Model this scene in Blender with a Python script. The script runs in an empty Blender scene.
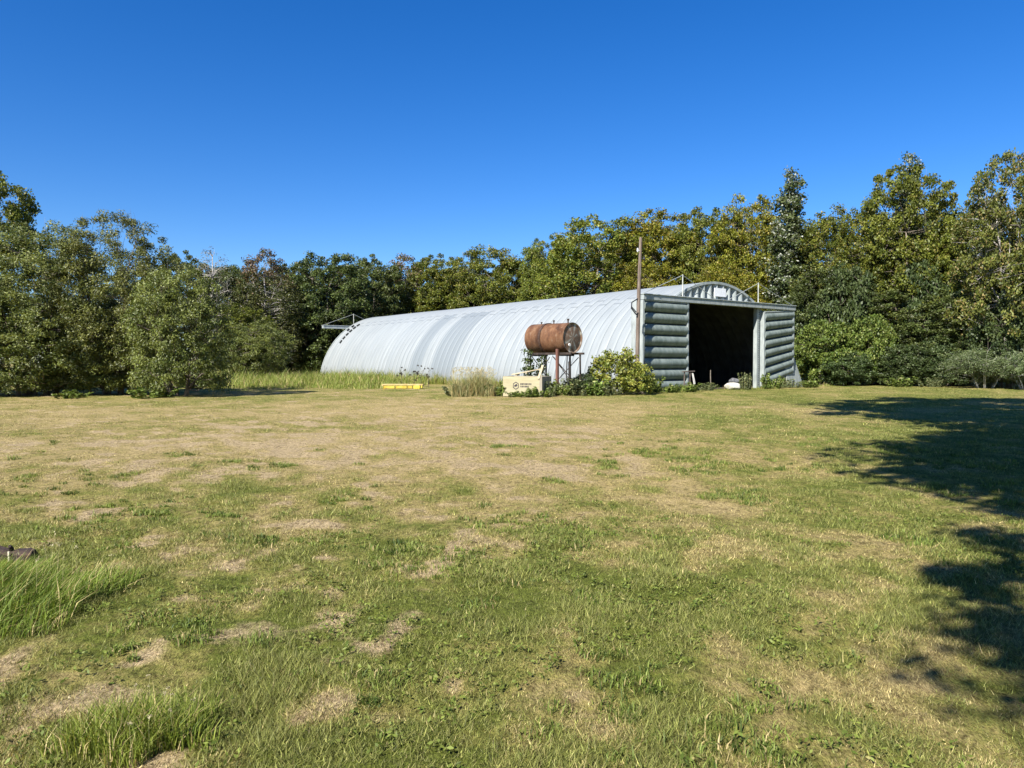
import bpy, math, random
import numpy as np
from mathutils import Vector, Matrix

rng = np.random.default_rng(7)
random.seed(7)
SC = bpy.context.scene
COL = SC.collection
F, HZ, CAMH = 740.0, 362.0, 1.6

def atx(px, Y):
    return (px - 512.0) / F * Y

def zat(py, Y):
    return CAMH + (HZ - py) / F * Y

# ------------------------------------------------------------------ render / world / camera
SC.render.engine = 'CYCLES'
SC.view_settings.view_transform = 'Standard'
SC.view_settings.look = 'None'
SC.view_settings.exposure = 1.13
SC.view_settings.gamma = 1.0
SC.cycles.max_bounces = 6
SC.cycles.diffuse_bounces = 3
SC.cycles.transmission_bounces = 4
SC.cycles.transparent_max_bounces = 4
SC.cycles.caustics_reflective = False
SC.cycles.caustics_refractive = False

SUN_EL = math.radians(41)
SUN_AZ = math.radians(214)          # clockwise from +Y: behind the camera, to its left
S = Vector((math.sin(SUN_AZ) * math.cos(SUN_EL), math.cos(SUN_AZ) * math.cos(SUN_EL), math.sin(SUN_EL)))

W = bpy.data.worlds.new("World")
SC.world = W
W.use_nodes = True
nt = W.node_tree
bg = nt.nodes['Background']
sky = nt.nodes.new('ShaderNodeTexSky')
sky.sky_type = 'NISHITA'
sky.sun_disc = False
sky.sun_elevation = SUN_EL
sky.sun_rotation = SUN_AZ
sky.air_density = 1.0
sky.dust_density = 0.25
sky.ozone_density = 5.5
sky.altitude = 500
hs = nt.nodes.new('ShaderNodeHueSaturation')
hs.inputs['Saturation'].default_value = 1.30
hs.inputs['Hue'].default_value = 0.511
nt.links.new(sky.outputs[0], hs.inputs['Color'])
nt.links.new(hs.outputs[0], bg.inputs['Color'])
bg.inputs['Strength'].default_value = 0.076

sd = bpy.data.lights.new('sun', 'SUN')
sd.energy = 5.0
sd.angle = math.radians(0.53)
sd.color = (1.0, 0.96, 0.89)
so = bpy.data.objects.new('sun', sd)
COL.objects.link(so)
so.rotation_euler = (-S).to_track_quat('-Z', 'Y').to_euler()
so.location = S * 80

cd = bpy.data.cameras.new('camera')
cd.sensor_width = 36
cd.lens = F / 1024 * 36
cd.clip_end = 3000
cd.clip_start = 0.05
cam = bpy.data.objects.new('camera', cd)
COL.objects.link(cam)
cam.location = (0, 0, CAMH)
cam.rotation_euler = (math.radians(90) - math.atan((384 - HZ) / F), 0, 0)
SC.camera = cam

# ------------------------------------------------------------------ noise
_perm = rng.random((257, 257))
def vnoise(x, y):
    xi = np.floor(x).astype(int); yi = np.floor(y).astype(int)
    xf = x - xi; yf = y - yi
    u = xf * xf * (3 - 2 * xf); v = yf * yf * (3 - 2 * yf)
    a = _perm[xi % 256, yi % 256]; b = _perm[(xi + 1) % 256, yi % 256]
    c = _perm[xi % 256, (yi + 1) % 256]; d = _perm[(xi + 1) % 256, (yi + 1) % 256]
    return (a * (1 - u) + b * u) * (1 - v) + (c * (1 - u) + d * u) * v

def fbm(x, y, sc, octv=4, off=0.0):
    s = 0; amp = 1; tot = 0
    for k in range(octv):
        s = s + amp * vnoise(x * sc + 13.7 * k + off, y * sc + 7.3 * k + off * 1.7)
        tot += amp; amp *= 0.55; sc *= 2.03
    return s / tot

def gauss(x, y, cx, cy, sx, sy):
    return np.exp(-((x - cx) / sx) ** 2 - ((y - cy) / sy) ** 2)

def hgt(x, y):
    return (fbm(x, y, 0.35, 3, 3.0) - 0.5) * 0.10 + (fbm(x, y, 2.6, 2, 9.0) - 0.5) * 0.055 + (fbm(x, y, 8.0, 2, 19.0) - 0.5) * 0.03

# ------------------------------------------------------------------ materials
class N:
    def __init__(s, name):
        s.m = bpy.data.materials.new(name); s.m.use_nodes = True
        s.t = s.m.node_tree; s.b = s.t.nodes['Principled BSDF']; s.out = s.t.nodes['Material Output']
    def n(s, typ, **kw):
        nd = s.t.nodes.new('ShaderNode' + typ)
        for k, v in kw.items():
            if k.startswith('i_'):
                key = k[2:].replace('_', ' ')
                key = int(key) if key.isdigit() else key
                s.set(nd.inputs[key], v)
            else:
                setattr(nd, k, v)
        return nd
    def set(s, sock, v):
        if isinstance(v, bpy.types.NodeSocket):
            s.t.links.new(v, sock)
        else:
            sock.default_value = v
    def noise(s, scale, detail=4, vec=None, rough=0.55, dist=0.0):
        nd = s.n('TexNoise', i_Scale=scale, i_Detail=detail, i_Roughness=rough, i_Distortion=dist)
        if vec is not None: s.t.links.new(vec, nd.inputs['Vector'])
        return nd.outputs['Fac']
    def ramp(s, fac, stops):
        nd = s.n('ValToRGB')
        el = nd.color_ramp.elements
        while len(el) < len(stops): el.new(0.5)
        for e, (p, c) in zip(el, stops):
            e.position = p; e.color = (*c, 1) if len(c) == 3 else c
        s.set(nd.inputs[0], fac)
        return nd.outputs[0]
    def mix(s, fac, a, b, blend='MIX'):
        nd = s.n('Mix', data_type='RGBA', blend_type=blend)
        def c(v): return v if isinstance(v, bpy.types.NodeSocket) else ((*v, 1) if len(v) == 3 else v)
        s.set(nd.inputs[0], fac); s.set(nd.inputs[6], c(a)); s.set(nd.inputs[7], c(b))
        return nd.outputs[2]
    def math(s, op, a, b=0.0, clamp=False):
        nd = s.n('Math', operation=op, use_clamp=clamp)
        s.set(nd.inputs[0], a); s.set(nd.inputs[1], b)
        return nd.outputs[0]
    def obj(s):
        return s.n('TexCoord').outputs['Object']
    def scaled(s, vec, sc):
        nd = s.n('Mapping'); s.t.links.new(vec, nd.inputs['Vector']); nd.inputs['Scale'].default_value = sc
        return nd.outputs[0]
    def bump(s, h, strength=0.3, dist=0.02):
        nd = s.n('Bump', i_Strength=strength, i_Distance=dist); s.t.links.new(h, nd.inputs['Height'])
        s.t.links.new(nd.outputs[0], s.b.inputs['Normal'])
    def fin(s, color=None, rough=0.7, metal=0.0, spec=0.3):
        if color is not None:
            s.set(s.b.inputs['Base Color'], color if isinstance(color, bpy.types.NodeSocket) else (*color, 1))
        s.set(s.b.inputs['Roughness'], rough); s.set(s.b.inputs['Metallic'], metal)
        s.b.inputs['Specular IOR Level'].default_value = spec
        return s.m

def speck(name, c1, c2, scale=3.0, rough=0.6, metal=0.0, stretch=(1, 1, 1), bump=0.0, c3=None, spec=0.3, lo=0.35, hi=0.65):
    k = N(name); v = k.scaled(k.obj(), stretch)
    f = k.noise(scale, 6, v)
    col = k.ramp(f, [(lo, c1), (hi, c2)])
    if c3 is not None:
        f2 = k.noise(scale * 2.7, 5, v, 0.7)
        col = k.mix(k.ramp(f2, [(0.56, (0, 0, 0)), (0.66, (1, 1, 1))]), col, c3)
    if bump: k.bump(k.noise(scale * 6, 4, v), bump, 0.01)
    return k.fin(col, rough, metal, spec)

def leaf_material(name, trans=0.27, rough=0.5, spec=0.35):
    k = N(name)
    a = k.n('Attribute', attribute_name='col').outputs['Color']
    oi = k.n('ObjectInfo').outputs['Random']
    br = k.math('ADD', k.math('MULTIPLY', oi, 0.24), 0.88)
    hsv = k.n('HueSaturation', i_Color=a, i_Value=br); hsv.inputs['Fac'].default_value = 1
    hue = k.math('ADD', k.math('MULTIPLY', oi, 0.012), 0.494); k.set(hsv.inputs['Hue'], hue)
    k.fin(hsv.outputs[0], rough, 0, spec)
    tr = k.n('BsdfTranslucent')
    k.t.links.new(k.mix(1.0, hsv.outputs[0], (1.15, 1.05, 0.55), 'MULTIPLY'), tr.inputs['Color'])
    ms = k.n('MixShader'); ms.inputs[0].default_value = trans
    k.t.links.new(k.b.outputs[0], ms.inputs[1]); k.t.links.new(tr.outputs[0], ms.inputs[2])
    k.t.links.new(ms.outputs[0], k.out.inputs['Surface'])
    return k.m

M = {}
M['leaf'] = leaf_material('leaf')
M['grass'] = leaf_material('grass_blade', 0.3, 0.55, 0.25)
M['bark'] = speck('bark', (0.10, 0.075, 0.055), (0.24, 0.20, 0.16), 5, 0.9, stretch=(1, 1, .25), bump=.5)
M['dead_bark'] = speck('dead_bark', (0.26, 0.23, 0.20), (0.45, 0.42, 0.38), 5, 0.9, stretch=(1, 1, .25), bump=.4)
M['pale_bark'] = speck('pale_bark', (0.22, 0.21, 0.18), (0.40, 0.39, 0.34), 4, 0.85, stretch=(1, 1, .4), bump=.3)
M['green_stem'] = speck('green_stem', (0.07, 0.10, 0.03), (0.16, 0.17, 0.06), 5, 0.7)

# ------------------------------------------------------------------ mesh helpers
def link(o, parent=None):
    COL.objects.link(o)
    if parent is not None: o.parent = parent
    return o

class MB:
    def __init__(s): s.v = []; s.f = []; s.mi = []; s.cur = 0
    def poly(s, pts, faces):
        b = len(s.v); s.v += [tuple(p) for p in pts]
        for fc in faces:
            s.f.append(tuple(b + i for i in fc)); s.mi.append(s.cur)
    def hexa(s, c):   # 8 corners: bottom 4 ccw, top 4 ccw
        s.poly(c, [(3, 2, 1, 0), (4, 5, 6, 7), (0, 1, 5, 4), (1, 2, 6, 5), (2, 3, 7, 6), (3, 0, 4, 7)])
    def box(s, a, b, mat=None):
        (x0, y0, z0), (x1, y1, z1) = a, b
        c = [Vector(p) for p in ((x0, y0, z0), (x1, y0, z0), (x1, y1, z0), (x0, y1, z0), (x0, y0, z1), (x1, y0, z1), (x1, y1, z1), (x0, y1, z1))]
        if mat is not None: c = [mat @ p for p in c]
        s.hexa(c)
    def bar(s, p, q, w, h, up=(0, 0, 1)):
        p = Vector(p); q = Vector(q); d = (q - p).normalized(); u = Vector(up)
        if abs(d.dot(u)) > .95: u = Vector((1, 0, 0))
        r = d.cross(u).normalized() * w / 2; t = r.cross(d).normalized() * h / 2
        s.hexa([p - r - t, p + r - t, q + r - t, q - r - t, p - r + t, p + r + t, q + r + t, q - r + t])
    def tube(s, pts, rad, n=8, cap=True):
        pts = [Vector(p) for p in pts]
        if not hasattr(rad, '__len__'): rad = [rad] * len(pts)
        b = len(s.v); d0 = (pts[1] - pts[0]).normalized()
        u = Vector((0, 0, 1)) if abs(d0.z) < .9 else Vector((1, 0, 0))
        r = d0.cross(u).normalized()
        for i, p in enumerate(pts):
            d = (pts[min(i + 1, len(pts) - 1)] - pts[max(i - 1, 0)]).normalized()
            r = (r - d * r.dot(d)).normalized(); t = d.cross(r)
            for k in range(n):
                a = 2 * math.pi * k / n
                s.v.append(tuple(p + (r * math.cos(a) + t * math.sin(a)) * rad[i]))
        for i in range(len(pts) - 1):
            for k in range(n):
                s.f.append((b + i * n + k, b + i * n + (k + 1) % n, b + (i + 1) * n + (k + 1) % n, b + (i + 1) * n + k)); s.mi.append(s.cur)
        if cap:
            s.f.append(tuple(b + k for k in reversed(range(n)))); s.mi.append(s.cur)
            s.f.append(tuple(b + (len(pts) - 1) * n + k for k in range(n))); s.mi.append(s.cur)
    def mesh(s, name, mats, smooth=False):
        me = bpy.data.meshes.new(name); me.from_pydata(s.v, [], s.f)
        for m in (mats if isinstance(mats, (list, tuple)) else [mats]): me.materials.append(m)
        if any(s.mi): me.polygons.foreach_set('material_index', s.mi)
        if smooth: me.polygons.foreach_set('use_smooth', [True] * len(s.f))
        me.update(); return me
    def build(s, name, mats, parent=None, smooth=False, bevel=0.0):
        o = bpy.data.objects.new(name, s.mesh(name, mats, smooth)); link(o, parent)
        if bevel:
            bv = o.modifiers.new('bevel', 'BEVEL'); bv.width = bevel; bv.segments = 2; bv.limit_method = 'ANGLE'
        return o

def np_mesh(name, verts, faces_flat, sizes, mat, col=None, smooth=False):
    me = bpy.data.meshes.new(name)
    me.vertices.add(len(verts)); me.vertices.foreach_set('co', np.ascontiguousarray(verts, dtype=np.float32).ravel())
    me.loops.add(len(faces_flat)); me.loops.foreach_set('vertex_index', np.ascontiguousarray(faces_flat, dtype=np.int32))
    st = np.concatenate([[0], np.cumsum(sizes)[:-1]]).astype(np.int32)
    me.polygons.add(len(sizes)); me.polygons.foreach_set('loop_start', st)
    if smooth: me.polygons.foreach_set('use_smooth', np.ones(len(sizes), dtype=bool))
    me.materials.append(mat)
    if col is not None:
        at = me.attributes.new('col', 'FLOAT_COLOR', 'POINT')
        c4 = np.ones((len(verts), 4), dtype=np.float32); c4[:, :3] = col
        at.data.foreach_set('color', c4.ravel())
    me.update(calc_edges=True); me.validate()
    return me

def tag(o, label, cat, group=None):
    o['label'] = label; o['category'] = cat
    if group: o['group'] = group
    return o

def empty(name, loc=(0, 0, 0), rz=0.0, label=None, cat=None, group=None):
    o = bpy.data.objects.new(name, None); link(o); o.location = loc; o.rotation_euler = (0, 0, rz)
    o.empty_display_size = .3
    if label: tag(o, label, cat, group)
    return o

def dup(root, loc, rz, scale, label, cat=None, group=None):
    r = root.copy(); COL.objects.link(r); r.location = loc; r.rotation_euler = (0, 0, rz); r.scale = scale
    r['label'] = label
    if cat: r['category'] = cat
    if group: r['group'] = group
    for ch in root.children:
        c = ch.copy(); COL.objects.link(c); c.parent = r
        for g in ch.children:
            d = g.copy(); COL.objects.link(d); d.parent = c
    return r

def unit(a):
    return a / np.maximum(np.linalg.norm(a, axis=1, keepdims=True), 1e-9)

# leaves: rhombus faces around clump centres
def leaf_mesh(name, cen, rad, per, L, Wd, c1, c2, c3=None, p3=0.08, axis_c=(0, 0, 0), droop=0.0, upbias=0.5, seed=1, top=None, mat='leaf'):
    r = np.random.default_rng(seed)
    n = len(cen); idx = np.repeat(np.arange(n), per)
    N_ = len(idx)
    off = r.normal(size=(N_, 3)); off = unit(off) * (r.random((N_, 1)) ** 0.5) * rad[idx][:, None]
    off[:, 2] *= 0.75
    p = cen[idx] + off
    outw = unit(p - np.array(axis_c) * np.array([1, 1, 1]))
    nor = unit(r.normal(size=(N_, 3)) + upbias * np.array([0, 0, 1.0]) + 0.35 * outw)
    ax = r.normal(size=(N_, 3)) + 0.6 * outw; ax[:, 2] -= droop
    ax = unit(ax - nor * (ax * nor).sum(1, keepdims=True))
    sd_ = np.cross(nor, ax)
    l = L * r.uniform(.65, 1.3, (N_, 1)); w = Wd * r.uniform(.65, 1.3, (N_, 1))
    V = np.stack([p - ax * l * .5, p + sd_ * w * .5 + nor * w * .12, p + ax * l * .5, p - sd_ * w * .5 + nor * w * .12], 1).reshape(-1, 3)
    t = np.clip(r.normal(.5, .28, (N_, 1)) + r.normal(0, .22, (n, 1))[idx], 0, 1)
    c = np.array(c1) * (1 - t) + np.array(c2) * t
    c = c * r.uniform(.82, 1.15, (n, 1))[idx]
    if c3 is not None:
        k = (r.random(N_) < p3 * r.uniform(0, 2, n)[idx])
        c[k] = np.array(c3) * r.uniform(.7, 1.2, (k.sum(), 1))
    if top is not None:      # (height, colour): sunbaked or dry leaves near the top
        k = p[:, 2] + r.normal(0, .6, N_) > top[0]
        k &= r.random(N_) < .7
        c[k] = np.array(top[1]) * r.uniform(.6, 1.2, (k.sum(), 1))
    V = V.astype(np.float32)
    return np_mesh(name, V, np.arange(N_ * 4), np.full(N_, 4), M[mat], np.repeat(c, 4, 0))

def make_tree(name, H, lobes, trunk_h, trunk_r, n_cl, per, cl_r, L, Wd, c1, c2, c3=None, p3=.08, stems=1, droop=0.0, twig=.5, zmin=.25,
              seed=1, bark='bark', top=None, hidden_twigs=0, spread=.4, upbias=.5):
    """a tree at the origin: Empty > trunk (with limbs and twigs), crown"""
    r = np.random.default_rng(seed)
    if isinstance(lobes, tuple):
        cen, lobes = env_centres(lobes, n_cl, r)
        lob = np.array(lobes, float)
    else: lob = np.array(lobes, float)
    wt = (lob[:, 3] * lob[:, 4] * lob[:, 5]) ** .7; wt /= wt.sum()
    k = r.choice(len(lob), n_cl, p=wt)
    d = unit(r.normal(size=(n_cl, 3)))
    rr = (.35 + .65 * r.random((n_cl, 1)) ** .6) * r.uniform(.82, 1.16, (n_cl, 1))
    if len(lob) != NLIMB: cen = lob[k, :3] + d * rr * lob[k, 3:6]
    cen = cen[cen[:, 2] > zmin]
    rad = cl_r * r.uniform(.6, 1.35, len(cen))
    mb = MB()
    skel = []
    for s_ in range(stems):
        a = 2 * math.pi * s_ / stems + r.uniform(0, 1)
        bx, by = (0.0, 0.0) if stems == 1 else (spread * math.cos(a), spread * math.sin(a))
        lean = .0 if stems == 1 else .35
        pts = []
        for j in range(7):
            f = j / 6
            pts.append(Vector((bx * (1 + lean * 6 * f) + r.normal(0, .06) * H * .08 * f, by * (1 + lean * 6 * f) + r.normal(0, .06) * H * .08 * f, -.15 + (trunk_h + .15) * f)))
        mb.tube(pts, [trunk_r * (1.25 if j == 0 else 1) * (1 - .8 * j / 6) for j in range(7)], 8)
        skel += [(p, trunk_r * (1 - .8 * j / 6)) for j, p in enumerate(pts)]
    base = list(skel)
    for lb in lob:                                  # a limb into every lobe
        c = Vector(lb[:3])
        p, rd = min(base, key=lambda q: (q[0] - c).length + 2.0 * max(0, q[0].z - c.z + .25 * lb[5]))
        if (c - p).length < .3: continue
        mid = p.lerp(c, .5) + Vector(r.normal(0, .12, 3)) * (c - p).length * .6
        end = c + Vector((0, 0, lb[5] * .55))
        r0 = min(rd * .75, .02 + .022 * (end - p).length)
        mb.tube([p, mid, c, end], [r0, r0 * .7, r0 * .45, r0 * .15], 6)
        skel += [(mid, r0 * .7), (c, r0 * .45), (end, r0 * .2), (p.lerp(mid, .5), r0 * .8), (mid.lerp(c, .5), r0 * .55)]
    sp = np.array([tuple(q[0]) for q in skel])
    for ci in range(len(cen)):
        if r.random() > twig: continue
        c = cen[ci]
        dd = np.linalg.norm(sp - c, axis=1) + 1.5 * np.maximum(0, sp[:, 2] - c[2] + .2)
        j = int(dd.argmin()); p = Vector(sp[j]); e = Vector(c) + Vector(r.normal(0, .15, 3)) + (Vector(c) - p) * .12
        mid = p.lerp(e, .5) + Vector(r.normal(0, .1, 3)) * (e - p).length
        r0 = max(.012, min(skel[j][1] * .6, .035))
        mb.tube([p, mid, e], [r0, r0 * .65, r0 * .2], 4, cap=False)
    root = empty(name)
    tr = mb.build('trunk', M[bark], root, smooth=True)
    ax = (0, 0, H * .45)
    lm = leaf_mesh('crown', cen, rad, per, L, Wd, c1, c2, c3, p3, ax, droop, upbias, seed + 50, top)
    cr = bpy.data.objects.new('crown', lm); link(cr, root)
    root['category'] = 'tree'
    return root

def lobes_round(H, Wd, z0, n, seed, taper=.0, jit=.25, rs=.42):
    return (H, Wd, z0, 'bush' if z0 < 1.05 else 'round', taper, seed)

NLIMB = 13
def env_centres(env, n, r):
    """clump centres through an uneven crown: shoulders, bays and separate tops"""
    H, Wd, z0, kind, taper, seed = env
    K = 16
    la = r.uniform(0, 6.283, K); lf = r.uniform(0, 1, K); ls = r.uniform(-.34, .34, K)
    ta = r.uniform(0, 6.283, 5); tr = r.uniform(.1, .75, 5)
    out = []
    while len(out) < n:
        f = r.random()
        if kind == 'bush':
            pr = .82 + .36 * f if f < .5 else math.sqrt(max(0, 1 - ((f - .5) / .52) ** 2.4))
        else:
            pr = .72 + .28 * math.sqrt(max(0, 1 - ((.5 - f) / .5) ** 2)) if f < .5 else math.sqrt(max(0, 1 - ((f - .5) / .52) ** 3.4))
        pr *= 1 - taper * .7 * max(0, f - .35)
        if r.random() > pr ** 1.5: continue
        a = r.uniform(0, 6.283)
        lump = sum(s_ * math.exp(-((((a - q + 3.1416) % 6.2832 - 3.1416) / .55) ** 2) - ((f - g) / .14) ** 2) for q, g, s_ in zip(la, lf, ls))
        rad = Wd * pr * (.90 + lump) * (.30 + .70 * r.random() ** .5)
        x, y = rad * math.cos(a), rad * math.sin(a)
        cap = max(1 - 1.1 * (math.hypot(x - Wd * q * math.cos(b), y - Wd * q * math.sin(b)) / Wd / .9) ** 2 * .22 for b, q in zip(ta, tr))
        out.append((x, y, z0 + (H - z0) * f * max(.72, cap)))
    cen = np.array(out)
    lim = []
    for q in range(NLIMB):
        c = cen[r.integers(len(cen))]; w = Wd * .3
        lim.append((c[0] * .7, c[1] * .7, c[2], w, w, w))
    return cen, lim

# ------------------------------------------------------------------ ground
def dryness(x, y):
    """0 lush .. 1 straw-dry; a second array: bare gravelly soil"""
    n1 = fbm(x, y, .22, 4, 1.0); n2 = fbm(x, y, .9, 4, 5.0); n3 = fbm(x, y * .8, 2.6, 3, 8.0)
    n4 = fbm(x, y * .75, 3.4, 3, 28.0)
    d = .46 + .03 * np.clip((y - 6) / 6, -.6, 1) + .7 * (n1 - .5) + .75 * (n2 - .5) + .7 * (n3 - .5) + 1.05 * (n4 - .5) * np.clip(1.3 - y / 30, .3, 1)
    d -= .22 * np.clip((x - 2.5) / 3, 0, 1)
    d += .36 * gauss(x, y, -2.2, 14.5, 7.5, 6.5) + .22 * gauss(x, y, -8, 25, 9, 6) + .30 * gauss(x, y, 3.5, 26, 7, 6)
    d -= .24 * gauss(x, y, .2, 4.8, 2.6, 1.4) + .16 * gauss(x, y, 7, 14, 4, 9) + .2 * gauss(x, y, -3.0, 4.6, 1.2, 1.2)
    d += .14 * gauss(x, y, 1.9, 4.2, 1.3, 1.8)
    st = np.sin((x * .93 - y * .37) * 2.1 + 2 * (n1 - .5) * 4)
    d += .05 * st * (y > 14)
    b = 1.3 * gauss(x, y, -1.95, 3.25, .6, .30) + 1.0 * gauss(x, y, -1.5, 4.25, .7, .3) + .5 * gauss(x, y, -.4, 4.3, .6, .35)
    b += .9 * gauss(x, y, -4.3, 10.6, 1.3, 1.1) + .7 * gauss(x, y, -7.5, 14.6, 4.5, .6) + .45 * gauss(x, y, .2, 10.8, 2.2, .9)
    b += .5 * gauss(x, y, 1.1, 3.6, .5, .4) + .5 * gauss(x, y, 1.0, 5.3, .9, .4) + .85 * gauss(x, y, -3, 16, 7, 5)
    b = b * np.clip(.1 + 2.2 * (n2 - .22), .1, 1.4) * np.clip(.1 + 2.4 * (n3 - .25), .05, 1.4) + np.clip(1 - (x - .5) / 2, 0, 1) * .9 * np.clip(n3 + n4 - 1.10, 0, 1) * 3
    b = b * np.where(y < 7.5, np.clip(1 - (x + .6) / 1.6, .30, 1), 1)
    d += .05 * np.clip((y - 9) / 10, 0, 1)
    return np.clip(d, 0, 1), np.clip(b, 0, 1)

def build_ground():
    nr, na = 400, 840
    R = np.concatenate([[0], np.geomspace(.6, 900, nr)])
    A = np.linspace(0, 2 * np.pi, na, endpoint=False)
    rr, aa = np.meshgrid(R[1:], A, indexing='ij')
    x = (rr * np.sin(aa)).ravel(); y = (rr * np.cos(aa)).ravel()
    x = np.concatenate([[0], x]); y = np.concatenate([[0], y])
    z = hgt(x, y) * np.clip(1.6 - np.hypot(x, y) / 60, 0, 1)
    V = np.stack([x, y, z], 1)
    i = np.arange(nr - 1)[:, None] * na + np.arange(na)[None, :] + 1
    j = np.arange(nr - 1)[:, None] * na + (np.arange(na)[None, :] + 1) % na + 1
    q = np.stack([i, i + na, j + na, j], -1).reshape(-1, 4)[:, ::-1]
    tri = np.stack([np.zeros(na, int), 1 + np.arange(na), 1 + (np.arange(na) + 1) % na], 1)[:, ::-1]
    flat = np.concatenate([q.ravel(), tri.ravel()]); sz = np.concatenate([np.full(len(q), 4), np.full(na, 3)])
    d, b = dryness(x, y)
    k = N('ground')
    at = k.n('Attribute', attribute_name='col').outputs['Color']
    sep = k.n('SeparateColor'); k.t.links.new(at, sep.inputs[0])
    o = k.obj()
    fine = k.noise(55, 7, o, .75); mid = k.noise(6, 5, o, .65); big = k.noise(1.1, 4, o, .6)
    def thatch(rz):
        mp = k.n('Mapping'); k.t.links.new(o, mp.inputs['Vector']); mp.inputs['Rotation'].default_value = (0, 0, rz); mp.inputs['Scale'].default_value = (1, .22, 1)
        return k.noise(150, 3, mp.outputs[0], .6)
    streak = k.math('MULTIPLY', k.math('ADD', k.math('ADD', thatch(.4), thatch(1.5)), thatch(2.5)), .3333)
    dry = k.math('ADD', sep.outputs[0], k.math('MULTIPLY', k.math('SUBTRACT', mid, .5), 1.1))
    dry = k.math('ADD', dry, k.math('MULTIPLY', k.math('SUBTRACT', fine, .5), .9), True)
    grass = k.ramp(dry, [(.1, (.13, .16, .03)), (.4, (.26, .25, .075)), (.7, (.35, .29, .125)), (1, (.46, .37, .185))])
    soil = k.ramp(fine, [(.28, (.20, .15, .09)), (.5, (.46, .365, .215)), (.72, (.72, .61, .41))])
    bf = k.math('ADD', sep.outputs[1], k.math('MULTIPLY', k.math('SUBTRACT', mid, .5), .8))
    bf = k.math('ADD', bf, k.math('MULTIPLY', k.math('SUBTRACT', streak, .5), .5))
    bf = k.ramp(bf, [(.3, (0, 0, 0)), (.7, (1, 1, 1))])
    col = k.mix(bf, grass, soil)
    dk = k.ramp(streak, [(.40, (.22, .19, .14)), (.54, (1.15, 1.1, 1.05))])
    col = k.mix(.8, col, dk, 'MULTIPLY')
    grain = k.noise(17, 6, k.scaled(o, (1, .7, 1)), .72, .6)
    col = k.mix(.85, col, k.ramp(grain, [(.36, (.30, .27, .22)), (.50, (.95, .95, .92)), (.68, (1.3, 1.25, 1.15))]), 'MULTIPLY')
    k.bump(k.math('ADD', fine, streak), .9, .03)
    k.fin(col, .95, 0, .1)
    me = np_mesh('ground', V, flat, sz, k.m, np.stack([d, b, 0 * d], 1), smooth=True)
    o = bpy.data.objects.new('ground', me); link(o); o['kind'] = 'structure'
    return o
build_ground()

SHED_A = np.array([6.46, 39.2]); SHED_D = np.array([.7965, .6046]); SHED_S = np.array([-.6046, .7965])
def in_shed(x, y, pad=0.0):
    u = (x - SHED_A[0]) * SHED_D[0] + (y - SHED_A[1]) * SHED_D[1]
    v = (x - SHED_A[0]) * SHED_S[0] + (y - SHED_A[1]) * SHED_S[1]
    return (u > -.3 - pad) & (u < 13.7 + pad) & (v > -.1 - pad) & (v < 41.2)

def blades_mesh(name, x, y, z, h, w, c, lean, seed=0, leandir=None, curved=True, mat='grass'):
    r = np.random.default_rng(seed); n = len(x)
    a = r.uniform(0, 2 * np.pi, n) if leandir is None else leandir + r.normal(0, .9, n)
    dx, dy = np.cos(a), np.sin(a)
    fa = r.uniform(0, 2 * np.pi, n)                # facing of the blade's width
    wx, wy = np.cos(fa) * w * .5, np.sin(fa) * w * .5
    ln = lean * r.uniform(.4, 1.5, n)
    hx = h * np.sin(np.minimum(ln, 1.45)); hz_ = h * np.cos(np.minimum(ln, 1.45))
    if curved:
        m1 = .5
        bx, by, bz = x + dx * hx * .28, y + dy * hx * .28, z + hz_ * .62
        tx, ty, tz = x + dx * hx, y + dy * hx, z + hz_
        V = np.stack([np.stack([x - wx, y - wy, z - .01], 1), np.stack([x + wx, y + wy, z - .01], 1),
                      np.stack([bx + wx * .8, by + wy * .8, bz], 1), np.stack([bx - wx * .8, by - wy * .8, bz], 1),
                      np.stack([tx, ty, tz], 1)], 1).reshape(-1, 3)
        b = np.arange(n)[:, None] * 5
        F_ = np.concatenate([b + np.array([[0, 1, 2, 3]]), b + np.array([[3, 2, 4]])], 1).ravel()
        sz = np.tile([4, 3], n); rep = 5
    else:
        V = np.stack([np.stack([x - wx, y - wy, z - .005], 1), np.stack([x + wx, y + wy, z - .005], 1),
                      np.stack([x + dx * hx, y + dy * hx, z + hz_], 1)], 1).reshape(-1, 3)
        F_ = np.arange(n * 3); sz = np.full(n, 3); rep = 3
    return np_mesh(name, V, F_, sz, M[mat], np.repeat(c, rep, 0))

GREEN1 = np.array([.075, .100, .018]); GREEN2 = np.array([.265, .285, .070]); STRAW = np.array([.50, .40, .185]); BROWN = np.array([.19, .145, .075])
def grass_color(d, n, r):
    t = r.random((n, 1))
    g = GREEN1 * (1 - t) + GREEN2 * t
    s = STRAW * r.uniform(.6, 1.15, (n, 1))
    k = r.random(n) < .25
    s[k] = BROWN * r.uniform(.7, 1.3, (k.sum(), 1))
    m = (np.clip((d[:, None] - .5) * 2.2 + .5, .03, .97) > r.random((n, 1))).astype(float)
    m = m * r.uniform(.6, 1, (n, 1)) + (1 - m) * r.uniform(0, .3, (n, 1))
    return (g * (1 - m) + s * m) * np.exp(r.normal(0, .30, (n, 1)))

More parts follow.
